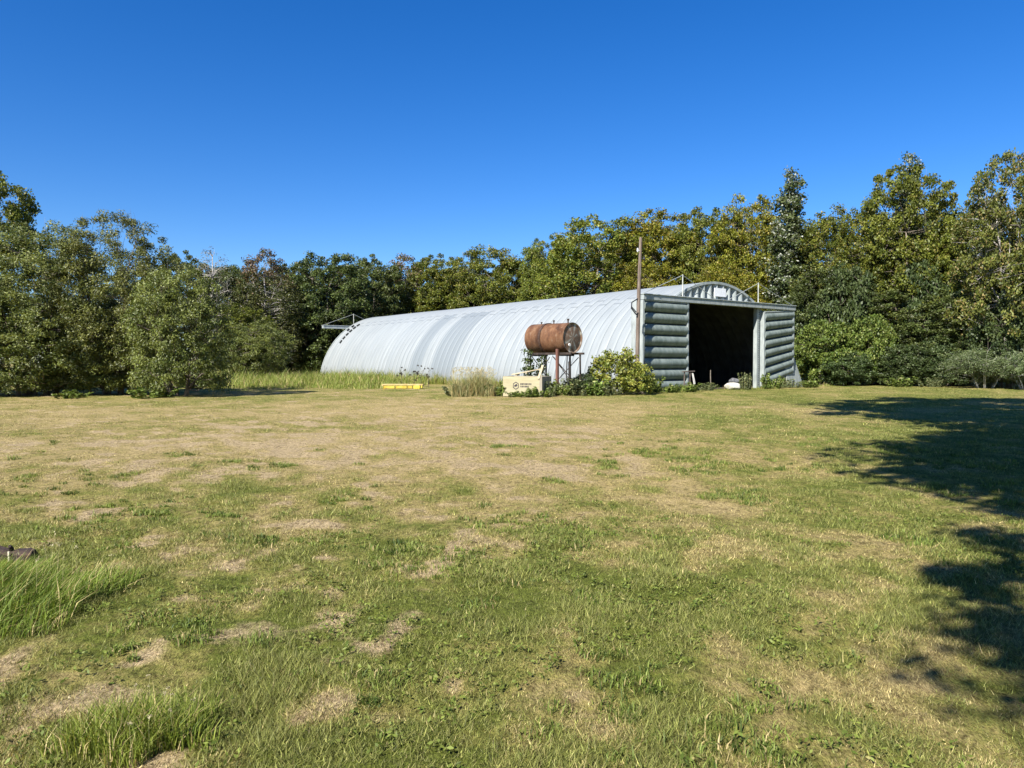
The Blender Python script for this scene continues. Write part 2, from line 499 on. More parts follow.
def build_lawn():
    r = np.random.default_rng(21); xs = []; ys = []
    for y0, y1, dens in ((2.3, 3.6, 32000), (3.6, 5, 20000), (5, 7, 11500), (7, 11, 4600), (11, 18, 1500), (18, 30, 620), (30, 47, 260)):
        n = int(dens * .76 * (y1 ** 2 - y0 ** 2))
        y = np.sqrt(r.uniform(y0 ** 2, y1 ** 2, n)); x = r.uniform(-.76, .76, n) * y
        xs.append(x); ys.append(y)
    x = np.concatenate(xs); y = np.concatenate(ys)
    d, b = dryness(x, y)
    tuft = fbm(x, y, 1.7, 3, 31.0)                  # tufts and thin spots
    keep = (r.random(len(x)) < (1.05 - .62 * b) * np.clip(.2 + 2.4 * (tuft - .33), .12, 1)) & ~in_shed(x, y, .4)
    x, y, d, b, tuft = x[keep], y[keep], d[keep], b[keep], tuft[keep]
    n = len(x)
    lush = np.clip(1.3 - 1.5 * d, .05, 1.1) * np.clip(.4 + 1.8 * (tuft - .35), .3, 1.3)
    h = (.015 + .031 * lush) * r.uniform(.4, 1.5, n) * np.where(r.random(n) < .03, 1.8, 1)
    w = np.where(y < 5, .0042, np.where(y < 11, .0062, np.where(y < 18, .010, .016))) * r.uniform(.7, 1.4, n)
    lean = np.where(r.random(n) < .35 + .45 * d, 1.3, .85)
    me = blades_mesh('lawn_grass', x, y, hgt(x, y) * np.clip(1.6 - np.hypot(x, y) / 60, 0, 1), h, w, grass_color(d, n, r), lean, 5, curved=False)
    o = bpy.data.objects.new('lawn_grass', me); link(o); o['kind'] = 'stuff'
    o['label'] = 'short mown grass mixed with straw and weeds across the yard'; o['category'] = 'grass'
    # low broad-leaved weeds in the near lawn
    n = 4200
    y = np.sqrt(r.uniform(2.4 ** 2, 8.5 ** 2, n)); x = r.uniform(-.74, .74, n) * y
    d, b = dryness(x, y); cl = fbm(x, y, 1.3, 3, 55.)
    k = (cl > .54) & (d < .55)
    x, y = x[k], y[k]
    cen = np.stack([x, y, hgt(x, y) + .022], 1)
    me = leaf_mesh('lawn_weeds', cen, np.full(len(x), .045), 8, .028, .013, (.085, .13, .018), (.22, .27, .055), (.3, .28, .1), .05, (0, 0, -50), 0, 1.4, 77, None, 'grass')
    o = bpy.data.objects.new('lawn_weeds', me); link(o); o['kind'] = 'stuff'
    o['label'] = 'small broad leaved weeds scattered through the short lawn'; o['category'] = 'weeds'
build_lawn()

def build_tufts():
    r = np.random.default_rng(91)
    n = 5200
    y = np.sqrt(r.uniform(2.5 ** 2, 15 ** 2, n)); x = r.uniform(-.74, .74, n) * y
    d, b = dryness(x, y); cl = fbm(x, y * .8, 1.1, 4, 93.)
    k = (d < .62) & (cl > .50) & (r.random(n) < np.clip((cl - .48) * 7, .1, 1) * np.where(x > 3, .5, 1))
    x, y = x[k], y[k]; m = len(x); per = 46
    R = r.uniform(.03, .10, m); i = np.repeat(np.arange(m), per); N_ = len(i)
    a = r.uniform(0, 6.283, N_); q = r.random(N_) ** .6 * R[i]
    bx, by = x[i] + q * np.cos(a) * 1.3, y[i] + q * np.sin(a)
    h = (.030 + .42 * R[i]) * r.uniform(.5, 1.15, N_)
    t = np.clip(r.normal(.5, .28, (N_, 1)) + r.normal(0, .22, (m, 1))[i], 0, 1)
    c = np.array([.05, .085, .014]) * (1 - t) + np.array([.24, .30, .06]) * t
    st = r.random(N_) < .10; c[st] = STRAW * r.uniform(.6, 1.1, (st.sum(), 1))
    me = blades_mesh('grass_tufts', bx, by, hgt(bx, by) * np.clip(1.6 - np.hypot(bx, by) / 60, 0, 1), h, np.where(by < 6, .0062, .009) * r.uniform(.7, 1.3, N_), c, .85, 95, None, True)
    o = bpy.data.objects.new('grass_tufts', me); link(o); o['kind'] = 'stuff'
    o['label'] = 'dark green springy tufts of coarse grass dotted over the near lawn'; o['category'] = 'grass'
build_tufts()

def clump(name, cx, cy, sx, sy, n, h, w, ca, cb, lean, label, cat, seed, leandir=None, seedheads=0, kind=None, straw=.15, edge=None, fade=None):
    """a stand of tall grass as one mesh"""
    r = np.random.default_rng(seed)
    q0 = r.uniform(0, 6.283, n); q1 = r.random(n) ** .62 * (.75 + .35 * np.sin(3 * q0 + seed) * np.sin(2 * q0))
    x = cx + q1 * np.cos(q0) * sx; y = cy + q1 * np.sin(q0) * sy
    if edge is not None:
        x = cx + r.uniform(-1, 1, n) * sx; y = cy + r.uniform(-1, 1, n) * sy
        k = edge(x, y, r); x, y = x[k], y[k]; n = len(x)
    rad = np.hypot((x - cx) / sx, (y - cy) / sy) * (0.3 if edge is not None else 1)
    if fade is not None: h = h * fade(x, y)
    hh = h * r.uniform(.3, 1.1, n) * np.clip(.35 + 1.3 * fbm(x, y, 2.2, 2, 61.), .4, 1.3) * (np.clip(.35 + 1.3 * fbm(x, y, .35, 3, 80.), .4, 1.3) if edge is not None else 1) * np.clip(1.15 - .65 * rad, .3, 1.1)
    t = r.random((n, 1)); c = np.array(ca) * (1 - t) + np.array(cb) * t
    k = r.random(n) < straw; c[k] = STRAW * r.uniform(.7, 1.2, (k.sum(), 1))
    z = hgt(x, y) * np.clip(1.6 - np.hypot(x, y) / 60, 0, 1)
    me = blades_mesh(name, x, y, z, hh, w * r.uniform(.6, 1.3, n), c, lean, seed + 1, leandir)
    o = bpy.data.objects.new(name, me); link(o)
    if seedheads:
        j = r.choice(n, seedheads); hs_ = h * r.uniform(.85, 1.2, seedheads)
        cen = np.stack([x[j] + r.normal(0, .08, seedheads) * h, y[j] + r.normal(0, .08, seedheads) * h, z[j] + hs_ * .92], 1)
        hm = leaf_mesh('seed_heads', cen, np.full(seedheads, h * .06), 9, w * 3.0, w * 1.2, (.36, .31, .18), (.55, .48, .30), None, 0, (0, 0, 0), -1.5, 0, seed + 2, None, 'grass')
        s_ = bpy.data.objects.new('seed_heads', hm); link(s_, o)
        mb = MB()
        for q in range(seedheads):
            mb.tube([(x[j[q]], y[j[q]], z[j[q]]), tuple(cen[q])], [w * .14, w * .09], 3, cap=False)
        mb.build('stalks', M['straw_stem'], o)
    if kind: o['kind'] = kind
    return tag(o, label, cat)
M['straw_stem'] = speck('straw_stem', (.25, .24, .10), (.40, .36, .18), 4, .8)

clump('tall_grass_clump', -3.42, 4.85, .82, .9, 9000, .34, .0055, (.07, .115, .012), (.24, .31, .05), .8, 'large lush clump of tall green grass by the log at the left edge', 'tall grass', 101, leandir=.35, seedheads=40, straw=.13)
clump('tall_grass_clump', -1.55, 3.05, .42, .30, 2600, .20, .0045, (.085, .13, .012), (.29, .33, .06), .6, 'green grass clump with upright stalks at the bottom left beside gravel', 'tall grass', 111, seedheads=14, straw=.14)
clump('dry_grass_clump', atx(474, 35.2), 35.2, 1.45, .8, 3000, 1.25, .018, (.11, .15, .035), (.36, .38, .17), .62, 'pale dry clump of seeding tall grass left of the wooden crate', 'tall grass', 121, seedheads=190, straw=.4)

def field_edge(x, y, r):
    px = 512 + x / y * F
    front = 43 + 3.0 * (fbm(x, y, .25, 3, 70.) - .5) * 4 + np.clip((px - 290) / 60, 0, 1) * 1
    return (y > front) & (px > 175) & ~in_shed(x, y, .15) & (r.random(len(x)) < .95)
clump('meadow_grass', -19, 56, 13, 15, 60000, .75, .03, (.11, .16, .02), (.30, .34, .075), .6, 'tall bright green meadow grass between the bushes and the rear of the shed', 'tall grass', 131, kind='stuff', straw=.16, edge=field_edge, fade=lambda x, y: np.clip((y - 42.0) / 7, .25, 1.15))
def wall_edge(x, y, r):
    u = (x - SHED_A[0]) * SHED_D[0] + (y - SHED_A[1]) * SHED_D[1]
    v = (x - SHED_A[0]) * SHED_S[0] + (y - SHED_A[1]) * SHED_S[1]
    return (u > -1.9 + .8 * fbm(x, y, .6, 2, 4.)) & (u < -.25) & (v > 1.0) & (v < 30)
clump('shed_side_grass', -2, 51, 11, 13, 90000, .62, .024, (.12, .16, .022), (.29, .32, .06), .4, 'strip of uncut green grass along the long side of the shed', 'tall grass', 141, kind='stuff', straw=.14, edge=wall_edge)
def front_edge(x, y, r):
    u = (x - SHED_A[0]) * SHED_D[0] + (y - SHED_A[1]) * SHED_D[1]
    v = (x - SHED_A[0]) * SHED_S[0] + (y - SHED_A[1]) * SHED_S[1]
    return (v > -1.0 + .5 * fbm(x, y, .8, 2, 4.)) & (v < -.42) & (u > .5) & (u < 24) & (r.random(len(x)) < np.where((u > 4) & (u < 9.8), .35, .9))
clump('doorway_grass', 14.5, 45, 9, 8.5, 30000, .34, .02, (.11, .15, .022), (.28, .31, .06), .45, 'fringe of uncut grass along the front of the shed', 'grass', 151, kind='stuff', straw=.15, edge=front_edge)

# ------------------------------------------------------------------ the arched steel shed
def shed():
    g = N('galvanised')
    o = g.obj(); sep = g.n('SeparateXYZ'); g.t.links.new(o, sep.inputs[0]); yy = sep.outputs[1]
    pan = g.n('TexWhiteNoise', noise_dimensions='1D'); g.set(pan.inputs['W'], g.math('FLOOR', g.math('DIVIDE', yy, .64)))
    v = g.scaled(o, (.35, 1.6, .35)); st = g.noise(1.5, 5, v); sm = g.noise(9, 5, g.scaled(o, (.3, 1, .3)), .65)
    base = g.ramp(st, [(.3, (.245, .265, .266)), (.7, (.30, .32, .32))])
    base = g.mix(g.math('MULTIPLY', pan.outputs[0], .30), base, (.215, .245, .26))
    def band(a, b):
        return g.math('MULTIPLY', g.math('GREATER_THAN', yy, a), g.math('LESS_THAN', yy, b))
    bd = g.math('ADD', band(22.4, 24.0), band(17.6, 20.8))
    hi = g.math('LESS_THAN', sep.outputs[2], 5.35)
    base = g.mix(g.math('MULTIPLY', g.math('MULTIPLY', bd, hi), .75), base, (.175, .20, .213))
    gr = g.math('SUBTRACT', g.math('FRACT', g.math('DIVIDE', yy, .64)), .5)
    gr = g.math('GREATER_THAN', g.math('ABSOLUTE', gr), .462)
    base = g.mix(g.math('MULTIPLY', gr, .6), base, (.09, .11, .12))
    base = g.mix(g.ramp(sm, [(.6, (0, 0, 0)), (.8, (.35, .35, .35))]), base, (.19, .19, .175))
    par = g.math('MODULO', g.math('FLOOR', g.math('DIVIDE', yy, .64)), 2.0)
    zs = g.math('ADD', g.math('MULTIPLY', par, .30), 5.08)
    ln = g.math('LESS_THAN', g.math('ABSOLUTE', g.math('SUBTRACT', sep.outputs[2], zs)), .04)
    base = g.mix(g.math('MULTIPLY', ln, .45), base, (.10, .115, .125))
    dirt = g.math('MULTIPLY', g.math('SUBTRACT', 1.3, sep.outputs[2], True), g.noise(2.2, 5, o, .7))
    base = g.mix(g.math('MULTIPLY', dirt, .7), base, (.15, .14, .11))
    rs = g.noise(1.0, 5, g.scaled(o, (.25, 5.0, .25)), .7)
    base = g.mix(g.ramp(rs, [(.58, (0, 0, 0)), (.75, (.5, .5, .5))]), base, (.175, .185, .185))
    g.fin(base, .55, .1, .4)
    galv = g.m
    inner_shade = speck('shaded_inner_steel', (.035, .038, .036), (.07, .075, .07), 1.5, .8)  # shade of the interior put into the colour of the shell's inside face
    green = speck('green_steel', (.118, .148, .133), (.215, .25, .228), 2.4, .55, .1, (1.6, 1.6, .4), c3=(.21, .24, .215), spec=.4)
    greyg = speck('grey_steel', (.25, .28, .27), (.39, .42, .405), 2.4, .55, .1, (1.5, 1.5, .5), c3=(.25, .265, .255), spec=.4)
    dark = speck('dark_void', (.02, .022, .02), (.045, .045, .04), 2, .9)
    white = speck('white_panel', (.74, .75, .76), (.82, .83, .84), 3, .5)
    wire = speck('wire', (.30, .32, .30), (.42, .44, .42), 6, .5, .3)
    root = empty('storage_shed', (SHED_A[0], SHED_A[1], 0), math.atan2(SHED_D[1], SHED_D[0]),
                 'long pale galvanised arched steel shed with its sliding doors open', 'shed')
    CX, CZ, R, Ln = 6.7, -.8, 7.0, 41.0
    a0 = math.asin(.75 / R); pit = .64; per = 10
    # shell with rolled ribs and overlapped ridge panels
    ny = int(Ln / pit) * per; na = 72
    ys = np.linspace(-.12, Ln + .1, ny + 1)
    u = np.mod(ys, pit) / pit
    off = -.06 * np.abs(2 * (u - .5)) ** 7
    ang = np.linspace(a0, math.pi - a0, na + 1)
    pidx = np.floor(ys / pit).astype(int)
    seam = np.where(pidx % 2 == 0, math.radians(57), math.radians(62))
    A_, Y_ = np.meshgrid(ang, ys, indexing='ij')
    mid = np.abs(A_ - math.pi / 2) < (math.pi / 2 - seam)[None, :]
    rr = R + off[None, :] + np.where(mid, .03, 0) + .012 * np.sin(A_ * 9 + Y_ * .4)
    V = np.stack([CX - rr * np.cos(A_), Y_, CZ + rr * np.sin(A_)], -1).reshape(-1, 3)
    i = np.arange(na)[:, None] * (ny + 1) + np.arange(ny)[None, :]
    q = np.stack([i + ny + 1, i + ny + 2, i + 1, i], -1).reshape(-1, 4)
    me = np_mesh('roof_shell', V, q.ravel(), np.full(len(q), 4), galv, None, True)
    sh = bpy.data.objects.new('roof_shell', me); link(sh, root)
    sol = sh.modifiers.new('thick', 'SOLIDIFY'); sol.thickness = .03; sol.offset = -1; sh.data.materials.append(inner_shade); sol.material_offset = 1; sol.material_offset_rim = 0
    sh['label'] = 'pale ribbed arched roof shell with two darker panel bands'
    mb = MB()                                              # small dark brackets along the rear edge
    for a_ in (38, 42, 46, 50, 54, 58):
        c, s_ = math.cos(math.radians(a_)), math.sin(math.radians(a_))
        p = Vector((CX - (R + .03) * c, 39.4, CZ + (R + .03) * s_)); 
        mb = MB(); mb.bar(p, p + Vector((-c * .10, 0, s_ * .10)), .34, .12, (0, 1, 0)); mb.build('roof_bracket', dark, sh)
    for a_ in (52, 57): 
        c, s_ = math.cos(math.radians(a_)), math.sin(math.radians(a_))
        p = Vector((CX - (R + .03) * c, 40.4, CZ + (R + .03) * s_)); mb = MB(); mb.bar(p, p + Vector((-c * .10, 0, s_ * .10)), .3, .12, (0, 1, 0)); mb.build('roof_bracket', dark, sh)
    def arch_rim(y0, y1, r0, r1, name):
        m = MB(); n = 64
        for k in range(n):
            t0 = a0 * .5 + (math.pi - a0) * k / n; t1 = a0 * .5 + (math.pi - a0) * (k + 1) / n
            P = lambda r_, t, y: (CX - r_ * math.cos(t), y, max(-.05, CZ + r_ * math.sin(t)))
            m.poly([P(r0, t0, y0), P(r1, t0, y0), P(r1, t0, y1), P(r0, t0, y1), P(r0, t1, y0), P(r1, t1, y0), P(r1, t1, y1), P(r0, t1, y1)],
                   [(0, 1, 5, 4), (1, 2, 6, 5), (2, 3, 7, 6), (3, 0, 4, 7)])
        return m.build(name, greyg, root)
    arch_rim(-.245, -.02, R - .09, R + .05, 'arch_rim')
    arch_rim(Ln + .08, Ln + .2, R - .16, R + .06, 'arch_rim')
    # fluted end walls
    def flutes(x0, x1, zlo, y, face, pitch=.6, depth=.24, name='end_wall', zhi=None, mat=None):
        m = MB(); n = int(round((x1 - x0) / pitch)); sub = 8
        prev = None
        for k in range(n * sub + 1):
            x = x0 + (x1 - x0) * k / (n * sub); f = (k % sub) / sub
            d = depth * (math.sin(math.pi * f) ** 1.0 if 0 < f < 1 else 0)
            ins = (R - .08) ** 2 - (x - CX) ** 2
            zt = CZ + math.sqrt(max(ins, .01)); zt = max(zt, zlo + .01)
            if zhi is not None: zt = min(zt, zhi)
            cur = ((x, y + face * d, zlo), (x, y + face * d, zt))
            if prev: m.poly([prev[0], cur[0], cur[1], prev[1]], [(0, 1, 2, 3)])
            prev = cur
        return m.build(name, mat or green, root, smooth=False)
    flutes(2.9, 10.5, 5.0, .08, -1, name='gable_wall', depth=.30, pitch=.585, mat=greyg)
    flutes(-.15, 3.75, 0, .5, -1, name='end_wall', zhi=5.3)
    flutes(11.3, 13.55, 0, .5, -1, name='end_wall', zhi=5.3)
    flutes(-.15, 13.55, 0, Ln - .1, 1, name='rear_wall')
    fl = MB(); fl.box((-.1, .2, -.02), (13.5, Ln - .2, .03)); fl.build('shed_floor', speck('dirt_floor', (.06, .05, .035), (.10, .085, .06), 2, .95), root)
    # headers that carry the door tracks, front and back
    for y0 in (-.55, Ln + .22):
        h = MB(); h.box((.13, y0, 4.88), (14.22, y0 + .34, 5.15)); h.box((.10, y0 - .05, 5.15), (14.25, y0 + .40, 5.20))
        if y0 < 0:
            for xx in (2.2, 5.2, 8.4, 11.3): h.box((xx, y0 + .34, 5.0), (xx + .08, .2, 5.1))
        h.build('header_rail', greyg, root, bevel=.012)
        for xm in (3.4, 10.4):
            ml = MB(); ml.tube([(xm, y0 + .15, 5.2), (xm, y0 + .15, 6.42)], .035, 8)
            mast = ml.build('mast', speck('mast_steel', (.35, .36, .32), (.5, .5, .45), 4, .5, .3), root)
            w_ = MB()
            ends = ((.2, 6.3) if xm < 5 else (7.4, 14.1))
            for e in ends: w_.tube([(xm, y0 + .15, 6.38), (e, y0 + .15, 5.2)], .018, 5)
            w_.build('brace_wire', wire, mast)
    # sliding doors: rolled horizontal flutes in a frame
    def door(c, nf, name, label, frame_w=.13):
        # c: four corners (x,z) BL BR TR TL in the facade plane
        BL, BR, TR, TL = [Vector((p[0], 0, p[1])) for p in c]
        def P(uu, vv, y): 
            a = BL.lerp(BR, uu); b = TL.lerp(TR, uu); q_ = a.lerp(b, vv); q_.y = y; return q_
        m = MB(); sub = 16; rows = nf * sub; du = .02
        for k in range(rows + 1):
            f = (k % sub) / sub; d = .30 * (math.sin(math.pi * f) ** .5 if f > 0 else 0)
            for uu in (du, 1 - du): m.v.append(tuple(P(uu, k / rows, -.27 - d)))
        for k in range(rows): m.f.append((2 * k, 2 * k + 1, 2 * k + 3, 2 * k + 2)); m.mi.append(0)
        # end plates close the flutes
        for side in (0, 1):
            for q_ in range(nf):
                idx = [2 * (q_ * sub + t) + side for t in range(sub + 1)]
                m.f.append(tuple(idx)); m.mi.append(0)
        d_ = m.build(name, green, root, smooth=False)
        d_['label'] = label
        fr = MB()
        for uu in (0, 1):
            fr.bar(P(uu, 0, -.36), P(uu, 1, -.36), frame_w, .30, (0, 1, 0))
        fr.bar(P(0, 1, -.36), P(1, 1, -.36), .28, .08)
        fr.bar(P(0, 0, -.33), P(1, 0, -.33), .2, .06)
        fr.build('door_frame', greyg, d_, bevel=.01)
        return d_
    door([(.18, .02), (3.76, .02), (3.76, 4.86), (.18, 4.86)], 8, 'sliding_door', 'left sliding door of rolled grey green steel hanging square')
    door([(10.95, .10), (14.08, .82), (14.08, 4.86), (10.95, 4.66)], 8, 'sliding_door', 'right sliding door hanging askew with its far corner raised', .15)
    # bolted post beside the opening
    p = MB(); p.box((10.46, -.30, 0), (10.70, -.04, 4.88)); p.box((10.74, -.22, 0), (10.78, .1, 4.88)); p.box((10.83, -.26, 0), (10.90, 0, 4.88))
    p.cur = 1
    for k in range(34): p.box((10.62, -.312, .2 + k * .138), (10.655, -.298, .25 + k * .138))
    p.build('bolted_post', [greyg, dark], root)
    p = MB(); p.box((-.12, -.30, 0), (.06, .1, 4.88)); p.build('corner_post', greyg, root)
    p = MB()
    p.poly([(13.3, -.62, 0), (15.25, -.52, 0), (14.35, -.22, 2.35), (13.3, -.2, 2.9), (13.3, -.56, 0), (15.22, -.46, 0), (14.35, -.16, 2.33), (13.3, -.14, 2.88)],
           [(0, 1, 2, 3), (7, 6, 5, 4), (0, 4, 5, 1), (1, 5, 6, 2), (2, 6, 7, 3), (3, 7, 4, 0)])
    p.build('wing_plate', greyg, root)
    p = MB(); p.box((6.35, -.28, 5.40), (7.40, -.25, 5.88)); p.build('gable_sign', white, root)['label'] = 'blank white plate fixed in the gable above the doors'
    return root
shed()

# ------------------------------------------------------------------ utility pole
def pole():
    Y = 38.0; root = empty('utility_pole', (atx(637.2, Y), Y, 0), 0, 'weathered brown wooden pole standing at the left corner of the shed front', 'pole')
    m = MB(); top = zat(238, Y)
    m.tube([(0, 0, -.3), (.01, 0, top * .3), (.06, 0, top * .65), (.15, 0, top)], [.115, .108, .095, .08], 12)
    m.build('pole_shaft', speck('old_wood', (.085, .062, .048), (.185, .145, .115), 3, .9, 0, (4, 4, .25), .6, c3=(.28, .24, .20)), root, smooth=False)
    dk = speck('black_iron', (.015, .016, .018), (.04, .042, .045), 8, .5, .4)
    for dx, z in ((-.14, zat(251, Y)), (.19, zat(259, Y))):
        i = MB(); cx = .12 + dx
        i.tube([(.12, -.05, z - .02), (cx, -.1, z)], .02, 6); i.tube([(cx, -.1, z - .1), (cx, -.1, z - .03), (cx, -.1, z + .03), (cx, -.1, z + .1)], [.03, .055, .04, .05], 8)
        i.build('insulator', dk if dx > 0 else speck('white_insulator', (.5, .5, .55), (.65, .65, .7), 5, .3), root)
    b = MB(); z0 = zat(299, Y)
    b.tube([(.0, -.06, z0), (-.33, -.25, z0 - .2), (-.36, -.28, z0 - .5), (-.1, -.2, z0 - .82), (.02, -.08, z0 - .72)], .032, 6)
    b.tube([(-.35, -.27, z0 - .42), (-.1, -.2, z0 - .7)], .026, 6)
    b.build('bracket', dk, root)
    return root
pole()

# ------------------------------------------------------------------ rusty fuel tank on its stand
def tank():
    Y = 36.4; Rr = .73; Ln = 2.5
    cx = atx(553, Y); zc = zat(338.5, Y)
    ang = math.atan2(-.69, .724)
    root = empty('fuel_tank', (cx, Y, 0), ang, 'rusty brown cylindrical fuel tank lying on a raised metal stand', 'fuel tank')
    k = N('rust'); o = k.obj()
    f = k.noise(2.2, 7, k.scaled(o, (1.0, 1, .55)), .65); f2 = k.noise(6, 5, k.scaled(o, (1.6, 1, .4)), .7)
    c = k.ramp(f, [(.28, (.038, .017, .011)), (.48, (.125, .058, .028)), (.68, (.215, .118, .062))])
    c = k.mix(k.ramp(f2, [(.58, (0, 0, 0)), (.72, (.75, .75, .75))]), c, (.27, .21, .15))
    c = k.mix(k.ramp(k.noise(11, 4, o), [(.60, (0, 0, 0)), (.75, (.7, .7, .7))]), c, (.06, .03, .025))
    k.bump(f2, .4, .02); rust = k.fin(c, .8, .0, .25)
    k = N('end_plate'); o = k.obj(); s_ = k.n('SeparateXYZ'); k.t.links.new(o, s_.inputs[0])
    an = k.math('ARCTAN2', k.math('SUBTRACT', s_.outputs[2], zc), s_.outputs[1])
    star = k.math('ABSOLUTE', k.math('SINE', k.math('ADD', k.math('MULTIPLY', an, 4.0), k.math('MULTIPLY', k.noise(2, 3, o), 3))))
    c = k.ramp(star, [(.12, (.40, .38, .33)), (.35, (.27, .24, .19)), (.9, (.17, .12, .085))])
    n_ = k.noise(4, 6, o); c = k.mix(k.ramp(n_, [(.45, (0, 0, 0)), (.62, (.9, .9, .9))]), c, (.20, .11, .065))
    endm = k.fin(c, .75, 0, .25)
    m = MB(); n = 40
    def ring(x, r_): return [(x, r_ * math.cos(2 * math.pi * q / n), zc + r_ * math.sin(2 * math.pi * q / n)) for q in range(n)]
    xs = [(-Ln / 2, Rr * .985), (-Ln / 2 + .03, Rr), (-.34, Rr), (-.335, Rr + .02), (-.22, Rr + .02), (-.215, Rr), (Ln / 2 - .04, Rr), (Ln / 2 - .035, Rr + .014), (Ln / 2, Rr + .014)]
    b0 = 0
    for i, (x, r_) in enumerate(xs): m.v += ring(x, r_)
    for i in range(len(xs) - 1):
        for q in range(n):
            m.f.append((i * n + q, i * n + (q + 1) % n, (i + 1) * n + (q + 1) % n, (i + 1) * n + q)); m.mi.append(0)
    m.f.append(tuple(range(n))); m.mi.append(0)
    body = m.build('tank_body', rust, root, smooth=False)
    body.data.polygons.foreach_set('use_smooth', [len(p.vertices) == 4 for p in body.data.polygons])
    e = MB(); rad = [Rr + .012, Rr * .96, Rr * .9, Rr * .55, .12]; xo = [0, -.01, -.045, -.02, 0.0]
    for r_, dx in zip(rad, xo): e.v += ring(Ln / 2 - .001 + dx, r_)
    for i in range(len(rad) - 1):
        for q in range(n):
            e.f.append((i * n + q, i * n + (q + 1) % n, (i + 1) * n + (q + 1) % n, (i + 1) * n + q)); e.mi.append(0)
    e.f.append(tuple((len(rad) - 1) * n + q for q in range(n))); e.mi.append(0)
    ec = e.build('end_cap', endm, root); ec['label'] = 'grey weathered round end plate of the tank'
    sb = MB(); sb.tube([(-.345, 0, zc), (-.215, 0, zc)], Rr + .032, 40); sb.build('strap', speck('strap_rust', (.03, .016, .012), (.08, .045, .03), 5, .8), body)
    sp = MB(); x = Ln / 2 + .012; a = math.radians(232); rr_ = .42
    sp.tube([(x - .02, rr_ * math.cos(a), zc + rr_ * math.sin(a)), (x + .015, rr_ * math.cos(a), zc + rr_ * math.sin(a))], .075, 12)
    sp.build('white_plug', speck('white_plug', (.7, .7, .68), (.8, .8, .78), 5, .5), ec)
    dk = speck('dark_iron', (.03, .025, .022), (.075, .055, .045), 7, .6, .3)
    for xx, hh, rr_ in ((-.75, .10, .05), (.05, .16, .05), (.95, .2, .06)):
        f_ = MB(); f_.tube([(xx, 0, zc + Rr - .02), (xx, 0, zc + Rr + hh)], rr_ * .6, 8); f_.tube([(xx, 0, zc + Rr + hh * .6), (xx, 0, zc + Rr + hh)], rr_, 8)
        f_.build('filler_cap', dk, root)
    # stand
    zb = zc - Rr; st = MB()
    zt = zb + .10
    for yy in (-.48, .48): st.bar((-1.05, yy, zt - .12), (1.55, yy, zt - .12), .07, .10)
    for xx in (-.85, .85): st.bar((xx, -.55, zt - .2), (xx, .55, zt - .2), .08, .08)
    stand = st.build('stand_frame', dk, root)
    lg = speck('pink_rust', (.12, .055, .04), (.19, .09, .066), 3, .8, 0, (1, 1, .3))
    for (xx, yy, mm, w_) in ((.80, -.62, lg, .12), (-.95, -.58, dk, .05), (-.95, .58, dk, .06), (1.25, .55, dk, .06), (1.15, -.1, dk, .07)):
        l = MB(); l.bar((xx * 1.02, yy * 1.04, -.05), (xx, yy, zt + (.1 if mm is lg else -.1)), w_, w_, (1, 0, 0)); lo = l.build('leg', mm, root)
        if mm is lg: lo['label'] = 'thick reddish rusted leg'
    x = MB()
    for a_, b_ in (((-.9, -.55, .5), (.3, -.6, zt - .3)), ((.4, -.5, zt - .25), (1.2, .5, .4)), ((1.2, .5, zt - .3), (.45, -.5, .5)), ((-.95, -.55, zt - .2), (-.5, .5, .5)), ((-.95, .55, zt - .2), (-.7, -.5, .6)), ((-.4, .55, zt - .3), (.9, .55, .4))):
        x.tube([a_, b_], .022, 6)
    x.build('cross_brace', dk, root)
    h = MB(); h.tube([(1.2, -.35, zt - .1), (1.3, -.5, zt - .45), (1.28, -.52, .9), (1.34, -.45, .45), (1.42, -.5, .85), (1.40, -.5, zt - .5)], .028, 7); h.build('hose', speck('black_rubber', (.02, .02, .02), (.04, .04, .04), 6, .6), root)
    return root
tank()

